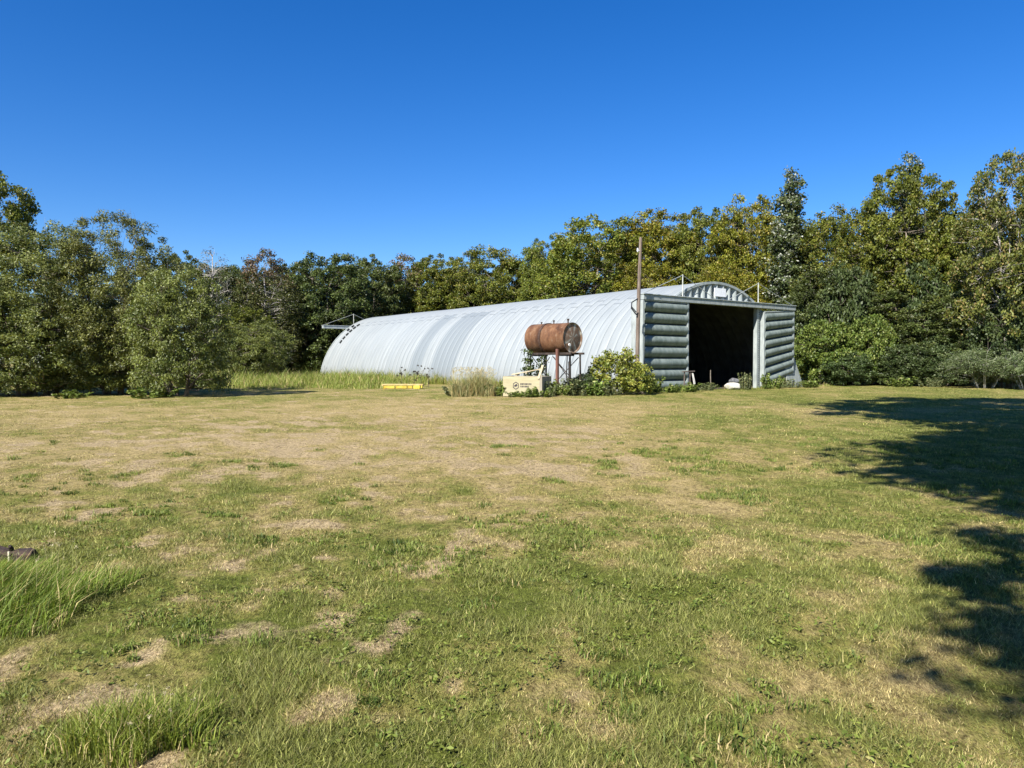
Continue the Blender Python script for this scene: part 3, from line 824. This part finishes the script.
# ------------------------------------------------------------------ plywood crate
def crate():
    Y = 34.6; yaw = math.radians(-20)
    root = empty('wooden_crate', (atx(503, Y) , Y, 0), yaw, 'pale plywood crate with a dark hexagon logo and broken lid planks', 'crate')
    w, d, h, t = 1.92, 1.45, .93, .03
    ply = N('plywood'); o = ply.obj(); f = ply.noise(2.5, 6, ply.scaled(o, (.5, 1, 4)), .6)
    c = ply.ramp(f, [(.3, (.30, .265, .16)), (.7, (.40, .355, .23))])
    c = ply.mix(ply.ramp(ply.noise(1.8, 5, o), [(.58, (0, 0, 0)), (.75, (.5, .5, .5))]), c, (.42, .35, .21))
    plym = ply.fin(c, .8, 0, .2)
    grey = speck('grey_board', (.24, .21, .16), (.36, .32, .25), 3, .85, 0, (1, 1, .3))
    m = MB(); m.box((0, 0, .0), (w, t, h)); fr = m.build('front_panel', plym, root)
    m = MB(); m.box((w - t, t + .003, 0), (w, d, h)); m.box((w - .12, -.02, 0), (w, -.003, h + .06)); m.build('side_panel', grey, root)
    m = MB(); m.box((0, t + .003, 0), (t, d, h)); m.box((t + .003, d - t, 0), (w - t - .003, d, h)); m.box((t + .003, t + .003, .05), (w - t - .003, d - t - .003, .08)); m.build('back_panel', grey, root)
    pl = speck('lid_plank', (.38, .31, .2), (.5, .43, .30), 3, .8, 0, (.4, 2, 2))
    m = MB()
    m.bar((.42, .05, h + .07), (1.85, .12, h + .36), .16, .035); m.bar((.35, .35, h + .10), (1.80, .45, h + .36), .16, .035)
    for f_ in (.15, .5, .97): m.bar((.42 + 1.43 * f_, .02, h + .29 * f_ + .02), (.40 + 1.43 * f_, .5, h + .29 * f_ + .03), .07, .06)
    m.build('lid_plank', pl, root)
    m = MB(); m.bar((1.75, -.03, h - .1), (1.95, .0, h + .52), .10, .04, (0, 1, 0)); m.build('corner_board', pl, root)
    ink = speck('ink', (.03, .025, .03), (.05, .04, .045), 8, .7)
    m = MB(); cx, cz = .64, .50; y = -.004
    def hexr(r_): return [(cx + r_ * math.cos(math.radians(90 + 60 * q)) , cz + r_ * 1.15 * math.sin(math.radians(90 + 60 * q))) for q in range(6)]
    o_, i_ = hexr(.165), hexr(.128)
    for q in range(6):
        p = [o_[q], o_[(q + 1) % 6], i_[(q + 1) % 6], i_[q]]
        m.poly([(a, y, b) for a, b in p] , [(0, 1, 2, 3)])
    m.poly([(cx - .08, y, cz + .02), (cx + .03, y, cz + .09), (cx + .09, y, cz + .03), (cx + .05, y, cz - .03), (cx - .07, y, cz - .06)], [(0, 1, 2, 3, 4)])
    r = random.Random(4)
    for (z, n, hh, x0) in ((.535, 8, .085, .86), (.425, 6, .075, .86)):     # two lines of small worn lettering, too small to read
        for q in range(n):
            xx = x0 + q * .07
            m.poly([(xx, y, z), (xx + .052, y, z), (xx + .052, y, z + hh), (xx, y, z + hh)], [(0, 1, 2, 3)]) if r.random() < .35 else \
                [m.poly([(xx + a, y, z + b), (xx + a + c_, y, z + b), (xx + a + c_, y, z + b + e), (xx + a, y, z + b + e)], [(0, 1, 2, 3)])
                 for a, b, c_, e in ((0, 0, .018, hh), (.0195, hh * .7, .03, hh * .29), (.0195, hh * .3, .025, hh * .25), (.052 - .012, 0, .012, hh * .65))]
    lg = m.build('logo', ink, fr)
    return root
crate()

# ------------------------------------------------------------------ yellow implement frame
def yellow():
    Y = 44.0; x0, x1 = atx(382, Y), atx(423, Y); w = x1 - x0
    root = empty('equipment_frame', (x0, Y, 0), math.radians(-3), 'long low yellow painted steel frame lying in grass beside the shed', 'farm equipment')
    ye = speck('yellow_paint', (.42, .28, .03), (.56, .40, .06), 3, .55, 0, c3=(.45, .30, .10)); yb = speck('bright_yellow', (.55, .45, .05), (.64, .53, .08), 3, .5)
    m = MB(); m.box((0, 0, .26), (w, .5, .33)); m.box((0, 0, .20), (.05, .5, .26)); m.build('top_rail', speck('worn_yellow', (.40, .29, .11), (.54, .40, .19), 4, .6), root)
    for a, b in ((.03, .30), (.33, .60), (.62, .74)):
        m = MB(); m.box((a * w, .03, .07), (b * w, .07, .225)); m.box((a * w, .03, .02), (a * w + .06, .4, .20)); m.build('side_panel', ye, root)
    m = MB(); m.box((.77 * w, -.02, .05), (.93 * w, .2, .24)); m.box((.955 * w, -.02, .09), (.99 * w, .3, .24)); m.build('end_housing', yb, root, bevel=.02)
    ft = speck('dark_foot', (.05, .04, .03), (.1, .08, .06), 4, .8)
    for a in (.08, .36, .66, .9):
        m = MB(); m.box((a * w, .05, -.07), (a * w + .09, .45, .07)); m.build('foot', ft, root)
    root.location.z = -.04
yellow()

# ------------------------------------------------------------------ rocks, log, stand in the doorway
def rock(name, loc, sx, sy, sz, mat, label, seed, cat='rock'):
    import bmesh
    bm = bmesh.new(); bmesh.ops.create_icosphere(bm, subdivisions=3, radius=1)
    r = np.random.default_rng(seed); dirs = unit(r.normal(size=(9, 3))); lim = r.uniform(.72, .95, 9)
    for v in bm.verts:
        c = np.array(v.co)
        for d_, l in zip(dirs, lim):
            q = c.dot(d_)
            if q > l: c = c - d_ * (q - l) * .85
        c *= 1 + .05 * math.sin(c[0] * 7 + seed) * math.sin(c[1] * 6)
        v.co = (c[0] * sx, c[1] * sy, c[2] * sz)
    me = bpy.data.meshes.new(name); bm.to_mesh(me); bm.free(); me.materials.append(mat)
    o = bpy.data.objects.new(name, me); link(o); o.location = loc
    return tag(o, label, cat)
Yd = 43.2
rock('white_boulder', (atx(733, Yd), Yd, .17), .50, .36, .26, speck('white_stone', (.42, .40, .35), (.58, .56, .50), 3, .9, bump=.4), 'white boulder lying on the ground in the open doorway', 3)
rock('dark_stone', (atx(734.5, Yd), Yd + .02, .50), .31, .26, .19, speck('dark_stone', (.07, .07, .075), (.17, .17, .18), 5, .9, bump=.6), 'dark grey stone resting on top of the white boulder', 8)

def log():
    Y = 5.95; root = empty('log', (atx(-9, Y), Y, .045), -.18, 'short dark charred log lying in the grass at the left edge', 'log')
    k = N('charred_bark'); o = k.obj(); f = k.noise(14, 6, k.scaled(o, (.3, 1, 1)), .7)
    k.bump(f, .8, .02); mt = k.fin(k.ramp(f, [(.3, (.012, .010, .012)), (.6, (.05, .032, .025)), (.8, (.16, .10, .06))]), .9)
    m = MB(); r = random.Random(5); n = 18; L0, L1 = -.15, .37
    xs = [L0 + (L1 - L0) * q / 14 for q in range(15)]
    for i, x in enumerate(xs):
        br = .060 - .006 * (i / 14) + (.010 if i in (5,) else 0) - (.012 if i in (8, 9) else 0) - (.012 if i == 14 else 0)
        for q in range(n):
            a = 2 * math.pi * q / n; rr_ = br * (1 + .10 * math.sin(3 * a + i * .2) + .09 * (r.random() - .5) + (.12 if q % 4 == 0 else 0))
            m.v.append((x, rr_ * math.cos(a), rr_ * math.sin(a) + .008 * math.sin(i * .5)))
    for i in range(14):
        for q in range(n): m.f.append((i * n + q, i * n + (q + 1) % n, (i + 1) * n + (q + 1) % n, (i + 1) * n + q)); m.mi.append(0)
    m.f.append(tuple(range(n))[::-1]); m.f.append(tuple(14 * n + q for q in range(n))); m.mi += [0, 0]
    m.build('log_body', mt, root)
    b = MB(); b.tube([(.16, 0, .04), (.18, -.03, .07), (.19, -.05, .085)], [.02, .016, .012], 8); b.build('branch_stub', mt, root)
    b = MB(); b.box((.185, -.066, -.045), (.20, -.058, .045)); b.build('split_bark', speck('pale_split', (.35, .32, .22), (.5, .46, .34), 9, .9), root)
log()

def stand():
    Y = 40.3; x = atx(688, Y)
    root = empty('iron_stand', (x, Y, 0), math.radians(30), 'old rusty iron stand with pale rag at the left edge of the doorway', 'stand')
    dk = speck('stand_iron', (.07, .055, .045), (.16, .13, .11), 6, .8, .2)
    m = MB()
    for dx in (-.28, .16): m.tube([(dx, 0, 0), (dx * .9, 0, 1.05)], .035, 6)
    m.build('upright', dk, root)
    m = MB(); m.bar((-.38, 0, 1.07), (.45, 0, 1.10), .12, .06); m.bar((-.3, 0, .4), (.2, 0, .42), .05, .05); m.build('crossbar', dk, root)
    rg = MB(); rg.poly([(.22, -.08, 1.0), (.30, -.1, .98), (.46, -.1, .42), (.34, -.12, .38), (.22, -.06, .98), (.30, -.08, .96), (.46, -.06, .42), (.34, -.08, .38)],
                       [(0, 1, 2, 3), (4, 7, 6, 5), (0, 4, 5, 1), (1, 5, 6, 2), (2, 6, 7, 3), (3, 7, 4, 0)])
    rg.build('rag', speck('rag', (.55, .53, .48), (.68, .66, .6), 8, .9), root)
    Y = 41.4; p = MB(); p.tube([(0, 0, -.05), (-.03, 0, .9), (-.02, .02, 1.15)], [.03, .025, .02], 6)
    o = p.build('wooden_stake', speck('stake', (.12, .10, .08), (.22, .19, .15), 5, .9)); o.location = (atx(711, Y), Y, 0)
    tag(o, 'thin dark stake standing upright in the dark doorway', 'stake')
stand()

# ------------------------------------------------------------------ trees
OL1, OL2 = (.050, .075, .008), (.20, .225, .030)         # olive maple
DK1, DK2 = (.030, .048, .010), (.115, .145, .036)
WI1, WI2 = (.056, .078, .014), (.225, .245, .065)
PO1, PO2 = (.032, .052, .014), (.13, .155, .055)
LI1, LI2 = (.050, .082, .012), (.150, .185, .034)
protos = {}
def P(name, *a, **k): protos[name] = (make_tree(*a, **k), k.pop('_', None))

T = {}
def reg(key, H, Wd, tree): T[key] = (tree, H, Wd); tree.location = (0, -4000, 0)
reg('willow1', 8, 3.4, make_tree('willow_bush', 8, lobes_round(8, 3.4, .7, 11, 3, .25, rs=.45), 4.6, .10, 560, 125, .40, .125, .044, WI1, WI2, (.22, .23, .12), .10, stems=5, droop=.2, twig=.5, zmin=.65, seed=3, spread=.5))
reg('willow2', 8, 3.4, make_tree('willow_bush', 8, lobes_round(8, 3.4, .6, 12, 14, .35, rs=.40), 5.0, .10, 560, 125, .38, .125, .044, WI1, (.24, .255, .065), (.24, .25, .13), .12, stems=5, droop=.2, twig=.5, zmin=.65, seed=14, spread=.5))
reg('willow3', 5, 2.6, make_tree('willow_bush', 5, lobes_round(5, 2.6, .35, 10, 27, .15, rs=.46), 2.6, .07, 420, 120, .33, .115, .046, (.060, .086, .014), (.235, .265, .062), (.23, .25, .12), .12, stems=5, droop=.1, twig=.5, zmin=.15, seed=27, spread=.4))
reg('maple1', 13, 4.6, make_tree('maple_tree', 13, lobes_round(13, 4.6, 2.4, 13, 31, .15), 9, .20, 560, 105, .50, .175, .115, OL1, OL2, (.24, .21, .04), .14, twig=.4, zmin=1.2, seed=31))
reg('maple2', 13, 4.6, make_tree('maple_tree', 13, lobes_round(13, 4.6, 2.0, 12, 44, .3), 9, .20, 560, 105, .48, .175, .115, (.055, .08, .008), (.20, .225, .03), (.22, .20, .04), .10, twig=.4, zmin=1.2, seed=44))
reg('maple3', 13, 4.6, make_tree('maple_tree', 13, lobes_round(13, 4.6, 1.8, 13, 52, .05), 8.5, .20, 560, 105, .50, .175, .115, (.07, .082, .006), (.26, .262, .024), (.28, .22, .035), .2, twig=.4, zmin=1.0, seed=52))
reg('shade', 13, 4.6, make_tree('maple_tree', 13, lobes_round(13, 4.6, 6.2, 13, 58, .1), 9, .20, 480, 120, .62, .20, .14, OL1, OL2, None, 0, twig=.4, zmin=5.5, seed=58))
reg('dark1', 12, 4.4, make_tree('ash_tree', 12, lobes_round(12, 4.4, 1.0, 13, 61, .1), 8, .2, 560, 100, .50, .17, .13, DK1, DK2, (.11, .12, .06), .08, twig=.35, zmin=.6, seed=61))
reg('dark2', 12, 4.4, make_tree('ash_tree', 12, lobes_round(12, 4.4, .8, 12, 68, .3), 8, .2, 560, 100, .48, .17, .12, (.034, .052, .010), (.12, .14, .035), (.13, .13, .07), .08, twig=.4, zmin=.6, seed=68))
reg('brown', 12, 3.4, make_tree('half_dry_tree', 12, lobes_round(12, 3.4, 1.6, 11, 73, .2), 9.5, .17, 300, 60, .55, .19, .12, (.05, .066, .016), (.12, .125, .035), None, 0, twig=.85, zmin=1, seed=73, bark='dead_bark', top=(9.2, (.20, .135, .075))))
reg('dead', 13, 2.6, make_tree('dead_tree', 13, lobes_round(13, 2.6, 3.5, 13, 81, .3), 12, .20, 300, 7, .5, .16, .10, (.10, .10, .05), (.2, .19, .12), None, 0, twig=1.0, zmin=3, seed=81, bark='dead_bark'))
POPL = [(.5 * math.cos(i * 2.4) * (1 - i / 26), .5 * math.sin(i * 2.4) * (1 - i / 26), 3 + 12.2 * i / 15, 1.7 * (1 - .55 * (i / 15) ** 1.4), 1.7 * (1 - .55 * (i / 15) ** 1.4), 1.2) for i in range(16)]
reg('poplar', 16, 2.2, make_tree('poplar_tree', 16, POPL, 14, .2, 420, 62, .52, .19, .15, PO1, PO2, (.36, .37, .30), .16, twig=.4, zmin=1.8, seed=90, bark='pale_bark'))
EDGE = lobes_round(12.5, 4.8, 2.6, 14, 97, .0, rs=.34)
reg('edge', 12.5, 4.8, make_tree('shade_tree', 12.5, EDGE, 9, .2, 520, 84, .50, .18, .12, (.045, .062, .009), (.165, .170, .034), (.23, .17, .06), .12, twig=1.0, zmin=1.4, seed=97, bark='dead_bark', stems=2, spread=.5))
reg('bush1', 3.6, 2.2, make_tree('leafy_shrub', 3.6, lobes_round(3.6, 2.2, .4, 10, 105, .15, rs=.42), 2.0, .05, 280, 75, .36, .15, .10, LI1, LI2, (.27, .28, .08), .08, stems=4, twig=.3, zmin=.1, seed=105, spread=.35))
reg('lime', 2.4, 1.6, make_tree('leafy_bush', 2.4, lobes_round(2.4, 1.6, .2, 9, 131, .3), 1.4, .03, 150, 34, .30, .14, .10, (.10, .135, .02), (.27, .29, .045), (.40, .37, .08), .16, stems=4, twig=.6, zmin=.05, seed=131, spread=.25))
reg('bush2', 3.6, 2.2, make_tree('dark_shrub', 3.6, lobes_round(3.6, 2.2, .3, 9, 111, .25, rs=.45), 2.0, .05, 280, 75, .36, .14, .09, (.030, .052, .014), (.085, .115, .035), (.15, .18, .08), .08, stems=4, twig=.4, zmin=.1, seed=111, spread=.35))
reg('feather', 3.0, 2.2, make_tree('feathery_shrub', 3.0, [(x, y, .9 + .9 * abs(math.sin(i * 1.7)), .75, .75, .8) for i, (x, y) in enumerate([(0, 0), (1.1, .2), (-1.2, .1), (.5, -.9), (-.6, -.8), (.7, .9), (-.5, .9), (1.5, -.6), (-1.5, -.6)])],
    1.9, .04, 260, 60, .36, .17, .035, (.06, .088, .030), (.17, .21, .085), (.30, .32, .19), .10, stems=8, twig=.9, zmin=.1, seed=120, bark='pale_bark', spread=.35))

used = set()
def plant(key, px, Y, top, hw, label, cat='tree', group=None, rz=None):
    tree, H, Wd = T[key]
    h = zat(top, Y); w = hw / F * Y * (1.22 if group in (GB, GM, GR) and key not in ('poplar', 'dead', 'edge') else 1)
    sc = (w / Wd, w / Wd, h / H); rz = random.uniform(0, 6.28) if rz is None else rz
    loc = (atx(px, Y), Y, 0)
    if key not in used:
        used.add(key); tree.location = loc; tree.rotation_euler = (0, 0, rz); tree.scale = sc
        tag(tree, label, cat, group); return tree
    return dup(tree, loc, rz, sc, label, cat, group)

GL = 'grey green willow bushes at the left'; GB = 'trees behind the shed'; GR = 'trees on the right beyond the lawn'; GM = 'trees in the far left background'; GS = 'low shrubs under the right hand trees'
# left foreground
plant('maple2', -20, 39, 166, 66, 'tall tree rising above the willow bushes at the left picture edge', group=GL)
plant('willow1', 40, 35.5, 224, 82, 'tall grey green willow bush at the far left under the tallest tree', group=GL)
plant('willow2', 118, 36.5, 213, 72, 'tall loose willow bush with pale upright twigs, second from the far left', group=GL)
plant('willow3', 180, 34.3, 268, 56, 'rounded willow bush casting a shadow at the right end of its row', group=GL)
plant('willow3', 20, 35.0, 300, 70, 'low spreading willow bush at the front left corner of the lawn', group=GL)
plant('willow3', 100, 36.0, 302, 52, 'low willow bush under the tall loose one, beside the mown lawn', group=GL)
plant('willow1', -75, 34, 235, 80, 'willow bush cut off by the left picture edge', group=GL)
# far left background
plant('dark1', 140, 66, 268, 40, 'dark tree behind the tall loose willow bush', group=GM)
plant('dark2', 185, 70, 253, 34, 'dark tree just behind the bare grey dead tree', group=GM)
plant('dead', 214, 62, 247, 24, 'bare grey dead tree with a leaning pale trunk', group=GM)
plant('brown', 266, 74, 251, 30, 'thin tree with a browned dry top beside the dead tree', group=GM)
plant('maple2', 240, 64, 303, 34, 'low olive green tree between the dead tree and the dry topped one', group=GM)
plant('dark1', 328, 78, 253, 42, 'large round dark green tree behind the rear end of the shed', group=GM)
plant('willow3', 255, 60, 322, 34, 'low olive shrub standing in the meadow grass', 'shrub', group=GM)
plant('dark2', 303, 80, 300, 42, 'dark bushy tree right behind the meadow grass', group=GM)
plant('dark2', 288, 84, 264, 36, 'dark tree between the dry topped tree and the large round one', group=GM)
plant('dark1', 232, 76, 268, 34, 'dark green tree filling the gap right of the dead tree', group=GM)
plant('dark2', 374, 86, 257, 36, 'dark tree right of the large round one behind the shed', group=GM)
plant('brown', 405, 90, 257, 28, 'half dry brownish tree above the rear part of the roof', group=GB)
plant('dark1', 355, 90, 285, 50, 'wide dark tree low behind the rear header rail', group=GM)
plant('maple2', 440, 90, 254, 36, 'olive tree with a pointed dark tip above the rear roof', group=GB)
plant('maple1', 492, 86, 249, 40, 'rounded olive tree left of the sky gap above the roof', group=GB)
plant('maple2', 547, 82, 236, 28, 'narrow olive tree right of the sky gap above the roof', group=GB)
plant('maple1', 596, 76, 220, 54, 'broad tall olive tree left of the wooden pole', group=GB)
plant('maple3', 662, 74, 212, 46, 'yellowish green tree right behind the wooden pole', group=GB)
plant('maple2', 706, 71, 208, 40, 'yellow green tree with a reddish top over the arched gable', group=GB)
plant('maple3', 745, 68, 198, 36, 'yellowish pointed tree left of the poplar', group=GB)
plant('maple3', 645, 69, 262, 34, 'low yellow green tree crown showing just above the roof by the pole', group=GB)
plant('maple3', 725, 62, 266, 40, 'low yellowish tree right behind the gable arch', group=GB)
plant('maple2', 520, 84, 290, 40, 'low olive tree filling the dip just above the roof', group=GB)
plant('maple1', 455, 94, 285, 60, 'low wide olive tree just above the middle of the roof', group=GB)
# right
plant('poplar', 787, 60, 175, 30, 'tall narrow dark poplar with whitish leaves right of the shed', group=GR)
plant('maple1', 838, 59, 210, 46, 'olive green tree between the poplar and the next tall tree', group=GR)
plant('dark1', 820, 56, 270, 40, 'dark lower tree right behind the askew shed door', group=GR)
plant('maple2', 905, 55, 166, 46, 'tallest olive tree of the right row with an airy tip', group=GR)
plant('poplar', 906, 58, 160, 26, 'poplar whose dark tip rises out of the tallest olive tree', group=GR)
plant('dark2', 880, 54, 285, 48, 'dark low tree beneath the tallest olive tree', group=GR)
plant('maple2', 958, 53, 218, 44, 'mid height olive tree left of the big tree at the right edge', group=GR)
plant('edge', 1018, 46, 152, 62, 'big warm toned tree with bare inner branches at the right edge', group=GR)
plant('dark2', 955, 50, 290, 45, 'dark undergrowth tree left of the feathery shrub', group=GR)
plant('dark1', 1045, 50, 250, 60, 'dark tree behind the big one at the right edge', group=GR)
plant('bush1', 826, 51.5, 322, 34, 'bright green shrub beside the askew shed door', 'shrub', GS)
plant('bush1', 868, 51, 318, 28, 'light green shrub in the middle of the right hand edge', 'shrub', GS)
plant('bush2', 848, 50, 352, 28, 'low dark shrub between the two light green shrubs', 'shrub', GS)
plant('bush2', 905, 49.5, 345, 34, 'dark bluish green shrub left of the feathery shrub', 'shrub', GS)
plant('bush2', 1012, 45.6, 296, 40, 'dark tall shrub hiding the trunk of the big tree at the right edge', 'shrub', GS)
plant('feather', 985, 44.6, 345, 40, 'pale feathery shrub with silvery stems at the lawn edge', 'shrub', GS)
plant('bush2', 945, 49, 335, 32, 'dark shrub tucked behind the feathery shrub', 'shrub', GS)
plant('feather', 1030, 42.5, 345, 40, 'feathery grey green shrub cut off by the right picture edge', 'shrub', GS)
SIL = [(225, 262, 92), (262, 264, 96), (300, 263, 98), (345, 264, 98), (385, 268, 98), (425, 263, 98), (470, 258, 96), (512, 262, 94), (548, 246, 92), (585, 230, 88), (625, 226, 86), (668, 222, 84),
       (708, 214, 82), (748, 210, 80), (785, 214, 76), (822, 222, 72), (860, 218, 70), (895, 205, 68), (935, 205, 66), (972, 205, 64), (1012, 188, 62), (1050, 170, 60)]
for q, (px, top, Y) in enumerate(SIL):
    plant(['dark1', 'maple2', 'dark2', 'maple1'][q % 4] if px < 560 else ['maple2', 'maple3', 'dark2', 'maple1'][q % 4], px, Y, top + 4, 34,
          'tree of the rear rank closing the gaps between the nearer crowns', 'tree', 'rear rank of the tree belt')
for px, Y, top, hw, key, lb in ((800, 56, 300, 30, 'bush2', 'tall dark shrub right behind the far corner of the shed'), (845, 54, 268, 40, 'bush2', 'tall dark green shrub above the light green ones'),
                            (925, 52.5, 262, 40, 'bush2', 'tall dark shrub filling the shade beneath the tallest olive tree'), (990, 49, 275, 44, 'bush2', 'tall dark shrub under the big tree at the right edge')):
    plant(key, px, Y, top, hw, lb, 'shrub', GS)
# the trees that stand beside and behind the viewer and shade the right of the lawn
for key, x, y, h, w, lb in (('maple1', 9.8, 9.8, 20, 7.6, 'very tall leafy tree beyond the right picture edge, shading the far lawn'),
                            ('maple2', 4.6, -.7, 17.5, 6.7, 'tall leafy tree beside the viewer, shading the middle of the right lawn'),
                            ('maple3', 1.25, -4.95, 11.5, 3.4, 'smaller leafy tree behind the viewer, shading the lawn at the lower right')):
    t, H, Wd = T['shade']
    if 'shade' not in used:
        used.add('shade'); tree = t; tag(t, lb, 'tree', 'shade trees right of the lawn'); t.location = (x, y, 0); t.scale = (w / Wd, w / Wd, h / H)
    else: dup(t, (x, y, 0), 4.16 if x > 3 else .26, (w / Wd, w / Wd, h / H), lb, 'tree', 'shade trees right of the lawn')

# ------------------------------------------------------------------ bush by the pole, weeds, vine
def small_plant(key, px, Y, top, hw, label, cat='shrub', group=None): return plant(key, px, Y, top, hw, label, cat, group)
GW = 'weeds along the shed and crate'
small_plant('lime', 617, 36.6, 348, 30, 'yellow green leafy bush in front of the wooden pole', 'bush')
small_plant('lime', 638, 36.2, 364, 20, 'small yellowish bush overlapping the left shed door', 'bush')
small_plant('bush2', 585, 36.3, 374, 20, 'dark green weedy bush right of the tank stand', 'bush')

def make_weed(name, H, n, seed, c1, c2, L, Wd, spread):
    r = np.random.default_rng(seed); mb = MB(); cen = []
    for k in range(n):
        a = r.uniform(0, 6.28); d_ = spread * r.random() ** .5; h = H * r.uniform(.55, 1.05)
        bx, by = d_ * math.cos(a), d_ * math.sin(a); lx, ly = bx * 1.5 + r.normal(0, .06), by * 1.5 + r.normal(0, .06)
        mb.tube([(bx, by, -.03), ((bx + lx) / 2, (by + ly) / 2, h * .55), (lx, ly, h)], [.010, .008, .004], 4, cap=False)
        for q in range(6):
            f = .15 + .85 * q / 5; cen.append((bx + (lx - bx) * f, by + (ly - by) * f, h * f))
    root = empty(name); mb.build('stems', M['green_stem'], root)
    cen = np.array(cen)
    lm = leaf_mesh('leaves', cen, np.full(len(cen), H * .11), 9, L, Wd, c1, c2, (.30, .29, .12), .08, (0, 0, -1), .1, .6, seed + 1)
    o = bpy.data.objects.new('leaves', lm); link(o, root); root['category'] = 'weed'
    return root
W1 = make_weed('leafy_weed', .7, 16, 201, (.075, .12, .02), (.22, .28, .06), .13, .06, .38)
W2 = make_weed('grey_weed', .7, 16, 207, (.09, .115, .045), (.22, .24, .11), .12, .04, .38)
weeds = [(W1, 560, 35.3, .75, 1.3, 'leafy green weed at the foot of the reddish tank leg'), (W2, 545, 34.3, .75, 1.2, 'grey green weed growing against the right end of the crate front'),
         (W1, 530, 34.1, .28, .9, 'small weed in front of the crate near its logo'), (W2, 575, 35.4, .8, 1.4, 'pale weed between the tank leg and the dark bush'),
         (W1, 595, 35.6, .8, 1.4, 'tall green weed in front of the dark bush'), (W2, 612, 35.5, .55, 1.2, 'pale low weed in front of the yellow green bush'),
         (W1, 650, 37.9, .9, 1.2, 'leafy weed at the bottom left of the left shed door'), (W1, 668, 38.8, .45, 1.2, 'low weed under the middle of the left shed door'),
         (W1, 686, 39.6, .5, 1.3, 'green weed at the right foot of the left shed door'), (W2, 747, 43.0, .95, .9, 'dry looking weed right of the white boulder'),
         (W2, 705, 41.0, .45, 1.1, 'sparse weed on the left of the doorway'), (W1, 772, 44.0, .9, 1.3, 'green weed in front of the askew door'),
         (W2, 790, 45.2, .6, 1.4, 'pale weed under the raised corner of the askew door'), (W1, 520, 34.0, .26, 1.2, 'leafy weed along the bottom edge of the crate front'), (W1, 539, 33.9, .45, 1.2, 'bushy weed hiding the lower right corner of the crate'), (W1, 810, 46.4, .5, 1.5, 'green weed right of the shed wing plate'),
         (W2, 455, 35.2, .6, 1.2, 'grey weed at the left side of the dry grass clump'), (W1, 498, 35.0, .65, 1.0, 'green weed touching the left end of the crate'),
         (W1, 900, 47.2, .7, 1.8, 'green weed at the lawn edge under the dark bluish shrub'), (W1, 150, 32.6, .6, 2.0, 'green weed in the shade under the rounded willow bush'),
         (W1, 70, 32.6, .35, 1.6, 'green weed in the shade at the front of the left willow bushes'), (W2, 930, 46.6, .6, 1.6, 'pale weed just left of the feathery shrub')]
first = set()
for proto, px, Y, h, w, lb in weeds:
    loc = (atx(px, Y), Y, 0); sc = (w, w, h / .7)
    if proto.name not in first:
        first.add(proto.name); proto.location = loc; proto.scale = sc; tag(proto, lb, 'weed', GW)
    else: dup(proto, loc, px * .7, sc, lb, 'weed', GW)

def thistles():
    dark = [(402, 46, 1.25), (414, 46.4, 1.0), (421, 45.8, 1.35), (428, 46.2, 1.2)]
    lb = ['bent dark dry thistle left of the others by the shed wall', 'shortest dark dry thistle by the shed wall', 'upright dark dry thistle with a thick head by the shed wall', 'dark dry thistle right of the others by the shed wall']
    for q, (px, Y, h) in enumerate(dark):
        r = np.random.default_rng(300 + q); root = empty('dry_thistle', (atx(px, Y), Y, 0), q, lb[q], 'thistle', 'dry thistles by the shed wall')
        m = MB(); tips = []
        m.tube([(0, 0, -.03), (r.normal(0, .06), 0, h * .5), (r.normal(0, .15), r.normal(0, .1), h)], [.02, .015, .008], 5)
        for k in range(5):
            z = h * r.uniform(.4, .85); a = r.uniform(0, 6.28); e = (.25 * math.cos(a), .25 * math.sin(a), z + .25 * r.random())
            m.tube([(0, 0, z), e], [.009, .005], 4); tips.append(e)
        m.build('stalk', speck('thistle_stalk', (.05, .04, .03), (.12, .10, .07), 5, .9), root)
        tips.append((0, 0, h))
        lm = leaf_mesh('seed_heads', np.array(tips), np.full(len(tips), .07), 14, .09, .05, (.035, .03, .025), (.10, .085, .06), None, 0, (0, 0, 0), 0, 0, 310 + q)
        o = bpy.data.objects.new('seed_heads', lm); link(o, root)
thistles()

def vine():
    Y = 36.3; r = np.random.default_rng(400); pts = []
    root = empty('climbing_vine', (atx(538, Y), Y, 0), 0, 'green vine climbing through the tank stand under the tank', 'vine')
    m = MB(); cen = []
    for k in range(11):
        x = r.uniform(-.65, .6); top = r.uniform(1.2, 2.0) if x > -.45 else 2.1
        p = [(x + r.normal(0, .1), r.normal(0, .25), z) for z in np.linspace(-.03, top, 6)]
        m.tube(p, [.012] * 6, 4, cap=False); cen += p[2:]
    m.build('stems', M['green_stem'], root)
    lm = leaf_mesh('leaves', np.array(cen), np.full(len(cen), .2), 16, .13, .10, (.03, .055, .015), (.10, .14, .04), (.18, .2, .08), .06, (0, 0, 1), .2, .5, 401)
    o = bpy.data.objects.new('leaves', lm); link(o, root)
vine()
